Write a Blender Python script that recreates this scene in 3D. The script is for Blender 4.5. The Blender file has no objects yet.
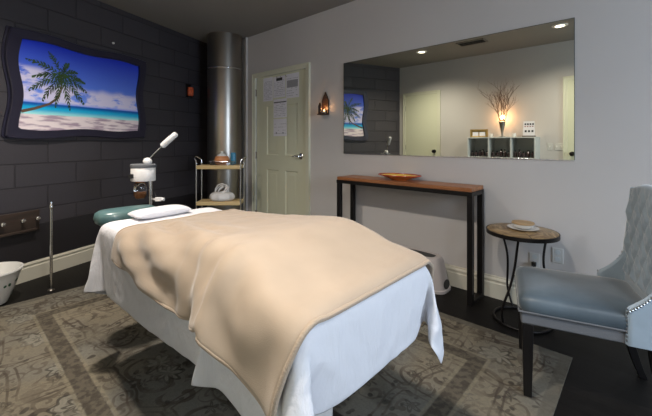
import bpy, bmesh, math, random
import numpy as np
from mathutils import Vector, Matrix
random.seed(7)
C = bpy.context.scene.collection
PI = math.pi
LIGHTS = (225, 190, 140)
SPOT = 146
GLOW = 5
DAY = 72
EXPO = 0.18
CLOTH = {
 'sheet': (80, 48, [
  [-2266,-7,7,15,14,17,18,-16,-18,10,18,25,-13,-4,-6,-14,-6,2,2,-12,2,11,7,-8,6,-7,1,-4,4,-2,2,1,0,2,5,7,9,10,17,-23,0,-15,-23,-12,-5,9,-6,7,-11,-18,-1,-3,2,19,14,15,16,-19,-7,23,
   18,-1,-12,-11,-2,-11,4,-2,-1,-7,6,12,-2,0,-5,-4,5,-4,6,2,-7,5,2,-1,5,13,13,13,-18,-7,-20,-14,-15,5,0,4,-12,-16,0,6,-1,-3,-4,18,16,12,15,-23,16,13,11,-12,-17,-1,-8,6,0,-8,0,11,
   3,2,-4,0,-2,-4,4,2,-4,0,-2,4,0,3,9,16,12,-7,-23,-22,-6,-12,6,4,-8,-18,4,4,-4,4,-6,0,-2,14,13,19,8,-16,15,19,-16,-2,-10,-5,6,-7,-1,1,8,6,-2,2,-8,-2,2,-3,1,4,0,-6,
   0,4,0,8,11,17,-15,-15,-22,-10,6,0,-8,-16,5,-15,26,-8,3,-6,-5,2,0,10,16,18,2,-4,23,-13,-7,2,-9,5,-5,-1,-1,8,3,1,-2,-1,-6,3,-2,6,-5,-3,2,-4,9,-5,4,14,2,6,-24,-24,1,2,
   -13,-10,4,-12,-3,33,-4,-4,0,2,-10,0,2,2,20,4,2,23,-8,-7,6,-9,0,4,-6,4,3,1,-3,3,-1,-2,0,0,-4,0,8,-4,-4,5,-6,11,-6,7,5,-22,-6,-6,-10,-8,-5,-1,4,8,35,-5,-8,-3,-3,2,
   -10,-3,-3,6,15,8,7,10,-14,2,-3,3,-5,-1,6,0,-2,2,0,-4,4,-6,-1,1,6,-5,5,-2,-5,7,-8,4,15,-9,-10,-12,-8,-6,0,6,4,2,7,37,-8,-2,-4,-2,-4,-10,-6,-6,-3,3,10,4,20,-16,2,0,
   0,-4,4,0,-1,1,0,-1,1,-1,1,-4,1,-1,4,-2,2,0,0,-1,-2,15,-18,-10,1,-8,1,7,3,8,4,8,28,-2,2,-6,-6,-7,-7,-6,-5,-5,-6,-2,2,24,-12,0,-5,5,-4,3,0,-1,2,-1,-1,1,0,-1,
   1,-1,2,-2,1,0,0,1,0,0,11,-25,0,3,3,5,7,6,7,7,8,28,-4,-10,2,-6,-3,-5,-4,-6,-4,-6,-6,-2,-3,3,0,0,0,0,2,0,0,0,0,0,0,0,0,0,0,-1,1,0,-1,0,0,-1,-1,-1,
   2,3,5,5,1,2,5,8,-2,3,29,-5,3,0,-2,-7,-1,-7,-5,-4,-2,-2,-1,-4,-2,0,0,1,1,0,0,0,0,0,0,0,0,0,0,0,0,0,0,0,0,0,-1,-1,2,3,1,2,2,8,0,6,4,-4,0,26,
   -2,-2,0,-1,-1,-2,0,-2,-3,-1,-3,-1,-2,0,-2,0,0,0,0,0,0,1,0,-1,0,0,0,0,0,0,0,0,0,0,0,1,1,-2,3,1,2,2,2,2,0,2,0,2,33,-1,-2,-2,-1,-1,-2,-1,-2,-1,-2,-2,
   -2,-2,-1,-1,0,0,0,0,1,-1,2,0,-1,1,0,0,0,0,-2,0,1,0,0,-1,1,1,0,2,0,2,2,1,1,2,2,1,1,32,-2,0,-2,-1,-1,-2,-1,-1,-2,-2,-2,-2,-1,-1,-1,1,-2,0,1,0,0,1,
   0,0,0,0,0,-1,1,0,0,-1,0,1,0,0,0,0,2,1,1,2,2,1,1,2,1,1,31,-1,-1,-1,-1,-1,-2,-1,-1,-2,-2,-2,0,-2,-2,0,0,0,-1,1,0,0,0,0,0,0,0,0,0,0,0,0,0,0,
   0,0,0,0,1,1,1,1,3,1,1,1,2,1,1,32,-2,0,-2,-1,-1,-1,-1,-2,-2,-1,-1,-2,-2,-2,0,0,0,0,0,0,0,0,0,0,0,0,0,0,0,0,0,0,0,0,0,1,0,1,0,2,0,2,2,1,
   1,2,1,1,32,-2,0,-2,0,-2,-1,-1,-2,0,-3,-1,-2,-2,-1,0,-1,0,0,0,0,0,0,0,0,0,1,-1,1,-1,0,0,0,0,0,1,1,0,0,1,1,1,1,2,2,0,2,0,2,32,-2,0,-1,-1,-1,-1,
   -2,-1,-1,-2,-2,-2,-1,-1,0,0,-1,-1,0,1,0,0,0,0,0,0,0,0,-1,0,1,0,0,0,0,1,0,0,1,1,1,1,2,1,1,2,1,1,32,-2,0,-1,-1,-1,-1,-1,-2,-1,-2,-2,0,-3,-1,0,0,0,
   -1,0,0,0,0,1,-1,0,0,0,0,0,0,0,0,1,0,0,0,0,1,1,0,1,1,2,1,1,2,1,1,32,-1,-1,0,-2,0,-2,-1,-1,-2,-2,-1,-1,-2,0,-2,0,0,-1,1,0,0,0,-1,0,0,0,0,0,
   0,1,0,0,0,0,0,1,0,1,0,0,1,2,1,1,2,1,2,0,32,0,-2,0,-2,0,-2,0,-2,-2,-2,-2,0,-2,0,-1,-1,0,0,0,0,0,0,0,0,0,0,0,0,0,0,0,0,0,0,0,1,1,0,1,
   -1,2,0,3,1,1,1,2,1,31,0,-1,-1,-2,0,-1,-1,-2,-2,-2,0,-2,-2,0,0,-1,0,0,-1,0,0,0,0,0,0,0,0,0,0,0,0,0,0,0,1,0,1,0,1,1,1,1,1,1,2,0,2,2,31,-1,
   -1,-1,-1,-1,-1,-1,-2,-2,-1,-1,-2,-1,-1,0,0,0,0,-1,-1,0,0,0,0,0,0,0,0,0,0,0,0,1,0,1,0,0,0,2,0,1,1,2,0,2,1,1,2,32,-1,-1,-2,0,-2,-2,0,-2,-2,-1,-1,-2,
   0,-1,-1,0,0,0,0,0,-2,0,0,0,1,-1,0,0,0,0,1,0,0,1,0,0,0,2,0,0,2,2,0,2,1,1,0,2,32,-1,-1,-1,-1,-2,-1,-1,-2,-2,0,-2,-1,-1,-1,-1,0,0,0,0,0,-1,1,0,
   -1,1,-2,1,0,-1,0,1,1,0,0,0,1,-1,2,0,2,0,2,0,2,1,1,2,0,32,0,-2,0,-2,-2,0,-2,-2,-2,0,-2,-1,-1,0,-2,0,0,0,0,0,0,0,0,-1,1,-2,2,0,0,-1,1,0,0,0,
   0,1,1,0,0,2,0,2,1,1,1,1,2,0,33,-1,-2,0,-2,-1,-3,0,-2,-1,-1,-2,-1,0,-2,0,-1,1,-1,0,0,1,-1,0,0,0,0,0,0,0,-1,1,0,0,0,0,0,2,0,1,1,0,2,1,1,2,
   1,1,1,33,-2,-1,-1,-1,-2,-1,-2,-2,-1,-1,-2,0,-1,-1,-2,2,-2,2,-2,2,-2,0,0,0,0,0,0,0,0,0,0,0,0,1,-1,0,1,1,1,1,1,1,2,0,2,2,0,2,32,-2,0,-2,-1,-1,-2,-2,
   -2,0,-2,-2,0,-2,0,-1,-1,1,0,0,-1,2,-1,1,-1,0,0,-1,0,0,0,0,0,0,0,0,0,0,2,0,2,2,0,2,1,1,2,1,1,32,-1,-1,-1,-1,-2,-2,-1,-2,-1,-2,-1,-1,-1,-1,-1,-1,2,0,
   -1,1,-1,1,-1,-1,1,0,-1,0,1,-1,0,0,0,0,0,-1,1,2,1,1,2,0,2,2,1,1,2,1,32,-1,-2,0,-2,-2,-2,-1,-1,-2,-2,0,-2,-1,-1,-2,2,-1,1,0,-1,1,0,-1,1,-1,1,-1,-1,1,
   -1,0,0,0,0,0,-2,2,2,1,1,2,1,1,2,2,0,2,2,31,-1,-1,-1,-2,-1,-2,-1,-2,-2,-1,-1,-2,-1,-1,-1,1,0,0,0,0,-2,2,-1,1,0,0,-1,0,1,-1,0,-1,0,0,0,0,0,2,0,2,
   2,2,1,1,2,2,0,2,32,-1,-2,-1,-2,-1,-1,0,-4,-1,-1,-2,-2,0,-2,-1,0,-1,2,0,0,0,-1,0,1,0,0,0,0,0,-1,0,0,-1,0,0,0,0,2,0,2,2,2,2,1,1,2,2,0,32,0,-2,
   -1,-2,-1,-2,-1,-1,-2,-2,-2,-1,-1,-2,0,0,0,-1,1,-1,1,-1,1,-1,1,0,0,0,0,0,0,-1,0,0,0,-1,1,1,1,1,2,2,2,1,1,2,2,2,30,0,-2,-1,-1,-2,-2,0,-2,-2,-2,-2,-1,-1,
   -2,0,0,0,0,0,0,-1,1,-1,0,1,0,0,0,0,0,0,0,0,0,-1,-1,1,1,1,1,2,2,2,2,1,1,2,2,32,-2,-2,0,-2,-1,-1,-2,-2,-2,-2,-1,-1,-2,-2,0,0,0,0,0,0,-1,1,0,0,
   0,0,0,0,0,0,0,0,-1,1,0,0,-1,2,1,1,3,0,2,2,2,1,1,2,32,-1,-1,-2,-2,-1,-1,-2,-2,-1,-1,-3,-1,-2,-2,0,0,0,0,0,0,-1,1,0,0,0,0,0,0,0,0,0,0,0,-1,1,
   0,-1,2,1,2,2,1,2,1,2,2,1,1,33,-2,-1,-2,-1,-1,-2,-2,-1,-2,-1,-2,-2,-2,-2,-1,1,0,0,0,0,-1,1,0,0,0,1,-1,0,0,0,1,-1,0,0,0,-2,2,1,1,2,2,2,2,1,1,2,
   2,1,33,-3,-1,-2,-1,-1,-2,-1,-2,-1,-2,-2,-2,-2,-2,0,0,0,0,0,0,0,0,0,0,0,0,0,0,0,1,-1,0,0,0,0,-1,1,1,2,1,2,2,2,1,1,2,2,2,32,-2,-2,-2,-1,-1,-2,-1,-1,
   -2,-2,-2,-2,-1,-3,0,0,0,0,0,0,0,0,0,0,0,1,0,0,0,0,0,-1,0,0,0,-1,1,2,0,2,2,2,2,1,2,1,2,2,32,-2,-2,-1,-1,-2,-1,-2,-1,-2,-2,-2,-2,-1,-2,-1,0,0,0,1,
   -1,0,1,-1,1,0,0,0,1,-1,1,-2,0,0,0,0,0,0,2,1,2,1,2,2,2,1,1,2,2,32,-2,-2,-1,-1,-2,-2,-1,-2,-1,-2,-2,-2,0,-3,-1,1,0,1,0,0,0,0,0,0,-1,1,0,0,0,-2,
   0,0,0,0,0,-1,1,2,2,1,2,2,2,1,2,1,2,1,33,-3,-1,-2,-1,-2,-2,0,-2,-2,-2,-2,-1,-2,-2,-1,0,2,0,0,0,0,0,0,0,0,0,0,0,0,-1,-1,1,-1,0,0,-1,1,2,2,2,1,
   3,1,1,2,2,0,3,33,-3,-2,-2,-1,-2,-2,-2,0,-2,-2,-2,-2,-1,-1,-2,0,2,0,0,0,0,0,0,0,0,0,0,0,0,-2,2,-1,0,-1,0,-1,1,2,2,2,1,3,1,3,0,2,2,1,32,-1,-2,-3,
   -1,-2,-2,0,-2,-2,-2,-2,-1,-2,-1,-2,1,1,0,0,0,0,0,0,0,0,0,0,0,0,0,0,0,-1,0,-1,-1,1,2,2,2,2,2,2,1,2,1,2,2,33,-2,-3,-2,-2,-1,-3,-1,-1,-2,-2,-1,-2,-2,-1,
   -2,0,2,0,0,0,0,0,0,0,0,0,0,0,0,-1,-1,2,-1,-1,0,0,0,2,2,2,2,2,2,2,2,1,1,2,34,-2,-3,-2,-2,-2,-2,-1,-2,-2,-2,-1,-2,-2,-2,-1,2,0,0,0,0,0,1,0,0,-1,
   0,0,0,0,0,0,0,0,-1,-1,0,0,3,2,1,2,2,2,2,2,1,1,2,34,-3,-2,-2,-1,-3,-1,-2,-2,-2,-2,-1,-2,-2,-2,0,1,0,0,0,0,1,0,0,0,0,-1,0,0,1,-1,0,0,0,-1,-1,0,
   1,2,1,2,2,2,2,2,2,2,0,2,34,-2,-2,-3,-1,-3,-1,-2,-2,-2,-2,0,-2,-2,-2,-1,1,0,0,0,1,0,0,0,0,0,1,0,-2,0,1,-1,0,0,-1,0,-1,1,1,2,2,2,2,3,1,2,1,3,
   0,34,-2,-2,-2,-3,-1,-2,-2,-2,-2,-1,-2,-1,-2,-2,-1,1,0,0,1,0,0,0,0,1,-1,1,0,-1,0,-1,0,0,0,0,-1,-1,2,1,2,2,2,2,2,1,2,2,2,1,34,-3,-2,-2,-2,-2,-2,-2,-2,-2,
   -1,-1,-2,-2,-2,0,0,0,1,0,0,1,0,0,-1,1,0,0,-2,2,-1,0,-1,0,0,0,-2,2,2,2,1,2,2,2,1,2,2,1,3,33,-2,-2,-3,-2,-2,-2,-2,-2,-2,-1,-1,-2,-2,-2,0,0,0,1,0,-1,
   2,0,-1,1,0,0,0,0,0,0,-1,-1,0,0,0,-2,2,2,1,2,2,2,3,1,2,0,3,2,34,-3,-3,-1,-3,-2,-2,-2,-2,-1,-2,-1,-2,-1,-1,-1,0,-1,2,-2,1,1,0,0,0,0,0,0,0,0,0,0,
   0,0,-2,0,0,0,2,2,2,1,2,2,2,0,2,3,2,34,-3,-3,-2,-2,-2,-2,-2,-2,-1,-1,-2,-2,-1,-1,0,0,0,0,0,0,0,0,0,0,0,0,1,-1,0,0,0,0,0,-1,0,-1,1,1,2,2,1,2,
   2,0,2,2,3,2,33,-1,-4,-4,0,-2,-2,-2,-2,-2,-2,0,-2,0,-2,0,0,0,0,0,0,1,-1,1,0,1,0,0,0,0,-1,0,-1,0,0,0,-1,0,1,2,2,2,0,2,0,2,4,2,2,22,0,-6,7,0,
   0,-3,-2,-2,-3,-1,-1,-1,-1,1,-1,-1,0,1,0,0,0,1,-1,1,0,0,0,0,0,0,-1,0,-1,0,0,-1,0,2,1,2,1,-1,2,2,2,2,4,0,8,-8,8,2,-6,2,8,2,2,-3,-5,1,1,0,0,0,
   -2,1,1,0,0,0,0,0,0,0,1,-1,0,0,0,0,-1,0,0,-1,0,0,2,0,2,0,1,0,3,3,-15,1,9,-15,5,3,3,4,1,1,2,5,5,6,0,2,0,1,1,-2,0,0,0,0,0,0,0,0,0,0,
   0,0,0,0,0,-1,0,1,-1,1,-2,0,-3,-1,0,6,3,1,-11,2,-2,9,-23,8,-1,-1,1,4,8,-1,11,2,0,7,5,4,1,1,-1,-1,0,0,0,0,0,0,0,0,0,0,0,0,0,0,0,0,0,0,1,-2,
   -5,-6,6,0,-2,-4,0,0,-4,5,2,-22,3,6,-3,5,4,6,6,6,6,2,4,4,5,3,2,0,-2,0,0,0,0,0,0,0,0,1,-1,1,-1,-1,0,0,1,0,0,0,-1,-5,-5,-5,-6,9,1,-5,-5,-1,-1,-21,
   -1,5,6,9,2,6,8,6,5,5,4,4,4,2,5,3,-2,0,0,-1,1,-1,1,-1,0,0,-1,1,0,-1,0,0,0,0,0,0,2,-2,-5,-4,-7,-4,-4,-6,16,-6,-6,-8,-12,0,6,5,7,6,6,6,2,6,6,7,
   3,3,5,4,4,-2,-1,0,-1,0,0,0,0,0,0,1,-1,0,0,0,0,-1,1,0,0,2,-2,-6,-4,-6,-5,-4,-5,-8,10,-4,-11,-5,2,6,5,7,6,4,5,5,5,5,6,4,5,5,3,5,-4,0,0,0,0,0,
   0,0,0,0,-2,0,2,-2,1,-1,0,0,2,-1,2,-2,-6,-5,-4,-6,-4,-7,-6,-6,3,-4,-10,9,6,6,5,7,5,4,6,5,4,5,5,5,4,4,2,0,0,0,-2,0,0,2,-2,1,-1,2,-2,-1,2,-2,1,-1,
   1,0,0,2,-1,-5,-5,-6,-5,-6,-6,-5,-6,-7,-4,-4,13,5,6,5,6,7,4,4,6,4,6,4,5,5,4,0,0,2,-2,0,0,0,0,1,-1,0,-1,1,-1,0,-1,2,-2,2,0,0,2,-4,-4,-4,-6,-4,-7,-5,
   -6,-6,-6,-6,-5,15,6,6,5,5,6,6,4,5,5,6,4,5,4,3,2,0,1,-2,1,-1,1,0,0,-1,-1,0,0,0,0,0,0,2,-2,1,-1,3,-4,-3,-5,-5,-6,-4,-6,-6,-6,-7,-5,-6,16,6,5,6,5,6,
   5,5,6,2,6,6,4,6,2,1,1,-2,1,-1,0,1,-1,0,0,0,0,0,0,0,0,0,0,0,0,0,2,-2,-4,-6,-5,-5,-5,-6,-7,-6,-6,-6,-4,16,6,4,6,6,4,4,6,4,6,6,6,4,6,1,2,-2,
   2,-1,0,0,2,-2,0,1,-2,1,0,0,-2,2,-2,2,0,-1,1,0,0,-4,-6,-6,-6,-5,-5,-7,-6,-5,-6,-5,16,5,6,6,4,4,4,7,5,6,4,6,6,6,1,1,0,0,0,0,0,0,0,0,0,0,0,0,
   0,-1,1,0,0,0,0,0,0,0,-4,-6,-6,-6,-6,-6,-6,-6,-5,-5,-6,16,6,4,6,6,4,6,4,6,6,6,4,7,6,3,0,-1,-1,0,1,0,0,0,0,0,-1,0,1,-1,0,0,0,0,0,0,0,0,0,-4,
   -6,-6,-6,-6,-6,-6,-6,-6,-4,-5,16,5,4,6,4,6,5,1,9,7,6,4,8,6,2,0,-1,0,0,-1,0,0,0,0,0,0,0,0,0,0,0,0,0,0,0,0,0,1,-4,-7,-6,-6,-6,-6,-6,-7,-11,1,-5,16,
   6,4,4,-2,7,1,10,1,7,6,10,8,-2,9,-3,-1,-1,0,0,0,1,0,1,-1,1,0,-2,0,0,0,0,1,-1,0,1,1,3,-5,-12,-1,-11,-10,-10,-8,3,-5,-20,15,15,0,-3,10,5,0,8,2,8,10,10,8,
   -9,13,-12,0,0,0,4,-4,0,1,1,-2,4,-5,1,2,-2,0,0,0,0,0,2,-2,6,-8,18,-11,-13,-4,-4,-10,-10,-10,-8,-2,-12,20,0,10,6,0,6,10,12,8,9,9,0,-1,-24,14,-12,0,0,5,-5,0,2,-1,
   4,-2,6,-3,-4,-1,-1,5,-4,2,4,-7,9,-9,-1,5,23,-13,-3,-5,-7,-10,-12,-6,-6,-10,10,2,-2,12,11,11,6,10,12,8,-10,-2,-8,-21,15,2,-10,4,-4,6,-6,0,-1,7,-3,5,-4,-2,-3,1,0,0,6,-1,
   3,-6,-3,7,-12,22,19,-15,0,-5,-5,-11,-7,-8,-8,-12,14,10,12,4,11,11,10,8,-2,-18,-7,-16,1,0,-8,16,-2,-6,5,-5,-4,1,7,-2,3,-1,-6,1,-2,5,1,-1,6,-4,0,-6,2,-18,25,15,17,-13,0,-2,
   -4,-10,-14,2,-12,12,12,4,8,12,9,1,8,-22,-16,-5,-23,4,-8,12,2,11,-7,2,0,2,-6,2,1,5,-6,0,-2,6,-5,5,0,-2,2,1,-3,-10,-16,23,17,16,13,-11,0,2,-12,-10,-8,-3,7,14,10,9,5,-2,
   7,-14,-23,-2,-12,-25,3,-4,14,4,2,11,-5,-4,6,-8,8,2,-2,-6,2,0,5,-7,8,-6,1,-1,5,-15,-6,-12,19,9,13,17,18,-4,-10,6,-7,-11,-5,7,8,16,5,-3,4,-16,-12,-20,4,-8,-14,-22,8,12,5,7,
   1,6,-3,-2,2,-5,3,-1,3,2,0,-6,0,5,-4,1,0,0,-14,-14,6,5,11,16,9,19,5,-7,8,-6,2,-11,11,12,4,-5,3,-11,-18,-17,12,-20,-15,5,-24,4,10,9,6,3,2,-4,4,0,1,-1,4,-4,0,0,
   -2,0,-1,2,-3,4,-6,-14,-2,-10,5,21,7,17,9,5,4,12,-4,-2,5,9,4,-6,-2,-7,-19,-12,4,-14,-8,-22,16,-22,3,5,12,0,5,2,2,1,0,0,1,-1,1,-2,-1,6,-6,5,-2,0,-3,-8,-6,-8,-7,-3,
   24,13,7,14,20,6,0,-2,0],
  [-2239,12,13,-14,-14,-12,-6,-18,-12,-22,-15,1,23,27,25,23,25,27,26,24,26,24,25,25,28,26,26,26,26,27,26,26,27,26,26,24,27,24,19,14,26,20,-2,-18,-21,-19,-22,-20,12,-590,12,12,12,-6,-14,-14,-10,-10,-21,-11,
   -15,26,23,24,26,24,26,26,26,26,25,25,26,26,26,26,27,26,26,27,26,25,26,27,25,23,23,23,18,26,12,-16,-16,-20,-21,-21,12,6,-624,13,11,12,12,1,-11,-18,-12,-8,-18,-22,24,24,22,26,26,25,27,25,27,23,
   27,26,26,26,27,25,27,27,25,27,26,25,27,26,24,20,24,25,11,11,-21,-18,-20,-20,14,5,14,-667,12,12,11,11,12,6,-17,-5,-18,-18,-18,16,22,26,24,27,25,26,26,26,26,25,27,26,25,27,26,26,27,27,26,25,
   27,26,26,25,24,19,21,20,-7,-20,-20,-22,14,8,14,8,-705,11,12,12,11,11,12,12,-14,-5,-22,-22,7,24,25,26,25,26,26,26,26,26,26,26,26,26,27,25,27,27,25,27,26,26,24,27,27,22,25,25,-6,-4,-21,-21,
   12,12,14,10,12,-750,12,12,12,14,7,12,11,12,4,-21,-21,-8,24,26,26,24,27,26,26,27,25,27,26,26,26,26,26,27,26,26,26,27,25,25,28,23,27,26,26,-8,-22,-20,12,14,14,14,10,5,-773,8,6,12,10,16,
   4,10,10,13,9,-21,-19,22,22,26,26,26,26,26,26,27,27,26,26,26,26,27,26,26,26,27,26,26,26,25,27,26,23,23,-20,-19,15,13,13,6,10,12,6,-796,4,17,11,8,8,3,7,8,10,12,12,-20,8,22,27,27,
   26,26,26,26,26,27,27,26,26,26,26,27,26,26,27,26,26,26,26,26,28,22,12,-20,13,15,12,7,11,4,12,0,-781,0,-8,3,5,5,7,7,8,7,9,11,15,-6,23,27,26,27,26,27,26,26,27,26,27,26,26,26,
   26,27,27,26,26,26,26,27,26,26,25,0,14,12,10,10,6,7,7,4,4,-780,2,5,-3,4,1,3,2,4,4,3,6,10,9,26,26,26,26,27,26,27,26,26,27,27,26,26,26,26,27,27,26,26,26,26,28,26,26,26,
   12,10,6,4,-2,2,4,8,-1,3,-728,2,-2,0,1,3,0,6,2,4,-1,0,-2,10,23,28,27,26,27,26,27,27,26,27,27,26,26,26,26,27,27,26,26,26,27,27,27,28,24,9,0,1,1,8,-4,8,2,-3,0,-681,
   0,1,0,0,1,0,-2,-2,-8,1,0,-3,11,22,28,27,27,27,26,26,28,26,27,27,26,26,26,27,26,27,26,26,26,27,27,26,30,24,10,0,2,-5,-5,-2,0,1,1,3,-660,-2,-3,-2,0,-2,0,-2,-4,2,-1,0,
   -2,11,22,28,27,26,27,26,28,25,28,27,26,26,26,26,26,27,27,26,26,27,27,26,27,27,26,10,0,0,6,-4,-2,-6,1,-1,0,-664,-7,3,0,-4,0,0,0,-1,-1,-2,3,-1,10,23,27,27,27,26,27,25,27,28,
   26,27,26,26,26,27,26,27,26,26,27,27,26,26,27,25,12,0,7,-3,2,-6,-5,-3,6,2,-680,0,0,0,3,-1,-4,2,0,-2,3,0,-1,11,23,27,26,27,26,26,28,26,26,28,26,26,26,26,26,27,27,26,26,27,
   26,27,26,27,24,12,5,-4,8,-4,-3,-1,-6,1,1,-678,2,0,2,-4,4,-2,0,-2,4,-2,1,0,11,22,28,26,26,26,27,27,26,26,27,27,26,26,26,26,27,26,27,26,26,27,26,27,26,24,14,0,2,-2,6,2,
   -6,-2,-2,6,-682,-2,1,-2,3,-4,0,2,0,-4,5,-3,4,10,23,27,26,26,26,28,26,26,27,27,26,26,26,26,26,26,27,27,26,26,27,26,26,27,24,14,2,-2,2,-3,9,0,0,-2,-1,-687,-1,2,2,-2,-1,4,
   -2,-2,2,-6,7,1,10,23,27,26,26,26,28,26,27,25,27,27,26,26,26,26,26,27,27,26,26,26,27,26,27,24,14,0,6,-7,1,-2,6,2,0,2,-692,6,-3,-1,2,2,-2,-3,3,-5,5,1,0,11,24,26,26,26,
   27,26,27,26,27,27,26,26,26,26,26,26,26,28,26,26,26,26,27,26,25,14,4,-2,4,-8,2,-2,4,4,-2,-686,4,-4,3,0,-5,4,0,-4,4,1,0,-2,15,22,26,27,26,26,27,26,26,26,28,26,26,26,26,26,
   26,27,27,26,26,26,26,27,26,23,15,1,6,-6,2,-5,3,0,5,1,-689,0,2,1,-5,6,-1,-2,-4,8,-1,-6,7,12,22,27,26,27,26,26,26,26,26,28,26,26,26,26,26,26,27,25,28,26,26,26,26,26,24,16,
   6,-4,6,-7,0,-3,2,2,2,-684,-6,7,-1,1,-1,0,-5,7,-1,-7,0,8,11,24,26,27,26,26,26,26,27,26,26,27,26,26,26,26,26,27,26,26,27,26,26,26,26,24,17,3,-1,1,2,-8,-2,4,-2,6,-686,-1,
   5,-7,5,0,-3,5,-2,-2,-8,10,3,9,25,27,26,26,26,26,27,26,26,26,27,26,26,26,27,25,26,27,27,26,26,26,27,26,22,18,1,6,-2,-2,1,-9,2,0,4,-684,-4,6,0,2,-4,4,-4,1,-9,5,5,2,
   10,25,27,26,26,26,26,26,28,25,27,26,26,26,26,26,27,26,27,26,26,26,26,27,26,23,16,3,1,6,-4,-4,-4,2,-2,4,-686,5,-2,2,-3,3,-1,2,-10,1,5,-2,6,10,26,26,26,26,26,27,26,26,27,26,
   26,26,26,26,26,26,26,28,26,26,26,26,27,26,23,17,-1,8,-1,-3,4,-8,0,-2,2,-680,-4,4,0,-3,7,0,-9,-4,5,-2,6,3,9,27,25,26,26,27,26,26,27,26,26,26,26,26,26,26,26,26,28,26,26,26,
   26,27,25,21,19,6,-2,6,-4,-3,1,-6,4,-4,-680,-1,5,-2,2,2,-9,-1,2,-2,2,1,3,14,23,28,26,26,26,26,26,27,26,26,26,26,26,26,26,27,25,28,26,26,26,26,26,26,26,14,0,8,-2,2,-6,4,
   -5,-3,2,-682,0,0,4,4,-4,-8,1,-1,0,0,6,-1,19,20,26,28,25,27,26,26,26,26,26,26,26,26,26,26,27,27,26,26,26,26,26,26,26,26,10,12,-4,7,-5,2,-8,2,-2,0,-682,-1,7,-2,2,-4,-7,3,
   -6,4,3,-1,3,17,24,25,26,27,26,26,26,26,26,26,26,26,26,26,27,26,26,26,27,26,26,25,27,26,25,15,6,-4,8,-2,0,-7,-1,0,-2,-681,1,2,4,0,-10,-2,2,-5,7,-2,0,10,12,24,26,26,26,26,
   26,26,26,26,26,26,26,26,27,26,27,25,27,26,26,26,26,26,26,20,22,-2,11,1,-4,0,-6,3,-5,-3,-683,7,1,4,-4,-4,-4,-4,7,-3,-2,8,3,13,26,22,28,26,26,26,26,26,26,26,26,26,26,27,27,25,
   26,26,27,26,26,25,28,23,24,12,13,-3,8,0,-4,-6,-2,4,-7,-683,6,3,1,-6,3,-7,-4,-1,3,8,-2,4,14,26,24,26,26,26,26,26,26,26,26,26,26,26,27,26,26,26,27,26,26,26,27,25,25,20,21,8,
   -4,7,3,-8,3,-7,-2,-2,-684,10,-4,5,-5,-4,-3,3,-6,5,2,3,2,22,16,25,27,26,26,26,26,28,24,26,26,26,26,26,28,26,26,26,26,26,26,26,26,24,24,11,13,1,1,7,-7,-4,-3,3,-7,-683,7,5,
   2,-9,-3,-4,-2,0,6,4,-2,6,20,16,26,27,26,25,26,26,26,26,26,26,26,26,26,27,27,26,26,26,26,26,26,26,25,19,18,4,9,4,0,-1,-10,3,-7,4,-689,9,2,1,-3,-6,-4,-2,4,4,0,-1,11,14,
   17,27,26,27,25,27,26,25,26,26,26,27,25,26,27,27,26,26,26,26,26,26,26,23,23,14,11,0,5,4,-6,-5,-2,1,-4,-685,10,-3,2,4,-4,-10,0,-2,8,2,-2,10,14,18,26,26,26,28,24,27,26,25,26,26,
   27,25,27,27,26,26,26,26,26,26,26,26,26,18,12,14,6,-2,4,-6,-3,-1,0,-2,-688,11,1,2,-6,0,-7,-1,4,0,4,-2,10,18,15,25,26,27,26,27,25,26,25,26,26,26,26,27,27,26,26,26,26,26,26,26,
   26,27,13,16,14,2,2,2,-6,0,-4,4,-7,-681,2,8,-4,5,-10,0,-7,6,0,1,1,12,12,22,22,26,28,26,26,26,26,25,25,26,26,27,26,27,26,26,27,25,27,26,25,28,24,18,11,15,0,4,0,-6,3,-3,
   -2,0,-684,0,8,-2,2,-4,-4,-6,2,6,-4,8,8,16,16,24,26,27,26,27,26,26,25,25,26,26,28,26,26,26,27,26,26,25,27,27,25,23,21,15,8,4,0,-2,0,2,-5,-3,4,-686,-1,9,2,-6,4,-8,-4,4,
   0,3,2,9,14,17,25,26,26,27,27,26,26,25,26,26,26,25,28,26,26,27,26,26,26,25,28,25,23,22,6,16,-2,6,-2,4,-2,-6,0,2,-686,-2,8,4,-7,5,-8,2,-5,7,-4,4,14,12,15,25,26,26,26,27,
   26,27,25,25,27,26,26,27,26,26,27,26,25,27,26,25,26,26,14,16,10,4,-1,3,2,-7,0,-1,2,-686,-2,2,10,-2,-8,6,-5,3,-4,4,0,15,15,12,24,26,26,26,26,27,25,26,27,26,26,27,26,26,26,27,
   25,26,27,26,26,26,25,16,10,15,1,1,3,-6,4,-2,-4,4,-688,4,-5,3,8,-2,-8,4,-3,4,-3,4,16,11,15,25,25,26,26,26,26,27,26,26,26,26,27,26,26,26,26,28,25,26,26,26,26,25,16,14,10,0,
   6,-2,-2,2,-3,5,-5,-687,4,-2,-3,7,3,-5,-8,10,1,-5,8,9,17,15,21,26,26,26,26,26,26,26,27,26,26,26,27,26,27,26,25,27,26,26,26,26,24,15,16,6,6,2,-4,6,-5,1,-2,4,-685,-6,2,3,
   -4,8,0,-8,-2,2,7,1,14,12,17,21,26,26,26,26,26,26,27,26,26,26,27,26,26,26,26,26,27,27,26,26,25,23,20,8,8,9,-1,0,-2,2,0,1,1,-687,-1,-2,1,4,-3,8,-2,-6,0,4,2,12,16,14,
   22,26,25,27,26,26,26,26,26,27,26,27,26,26,26,27,27,25,27,25,27,26,24,18,4,14,5,0,0,1,2,0,-2,4,-689,-2,1,0,-2,5,1,2,-1,-7,6,5,10,10,18,23,26,26,25,26,27,26,26,27,26,26,
   27,26,26,26,26,26,27,26,27,26,26,24,11,12,13,4,2,-2,4,4,-2,-4,7,-693,4,-4,-2,4,-2,4,0,-3,3,-1,9,10,10,13,24,26,26,25,28,26,26,26,26,27,27,26,26,26,26,27,26,26,27,26,26,26,
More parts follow.
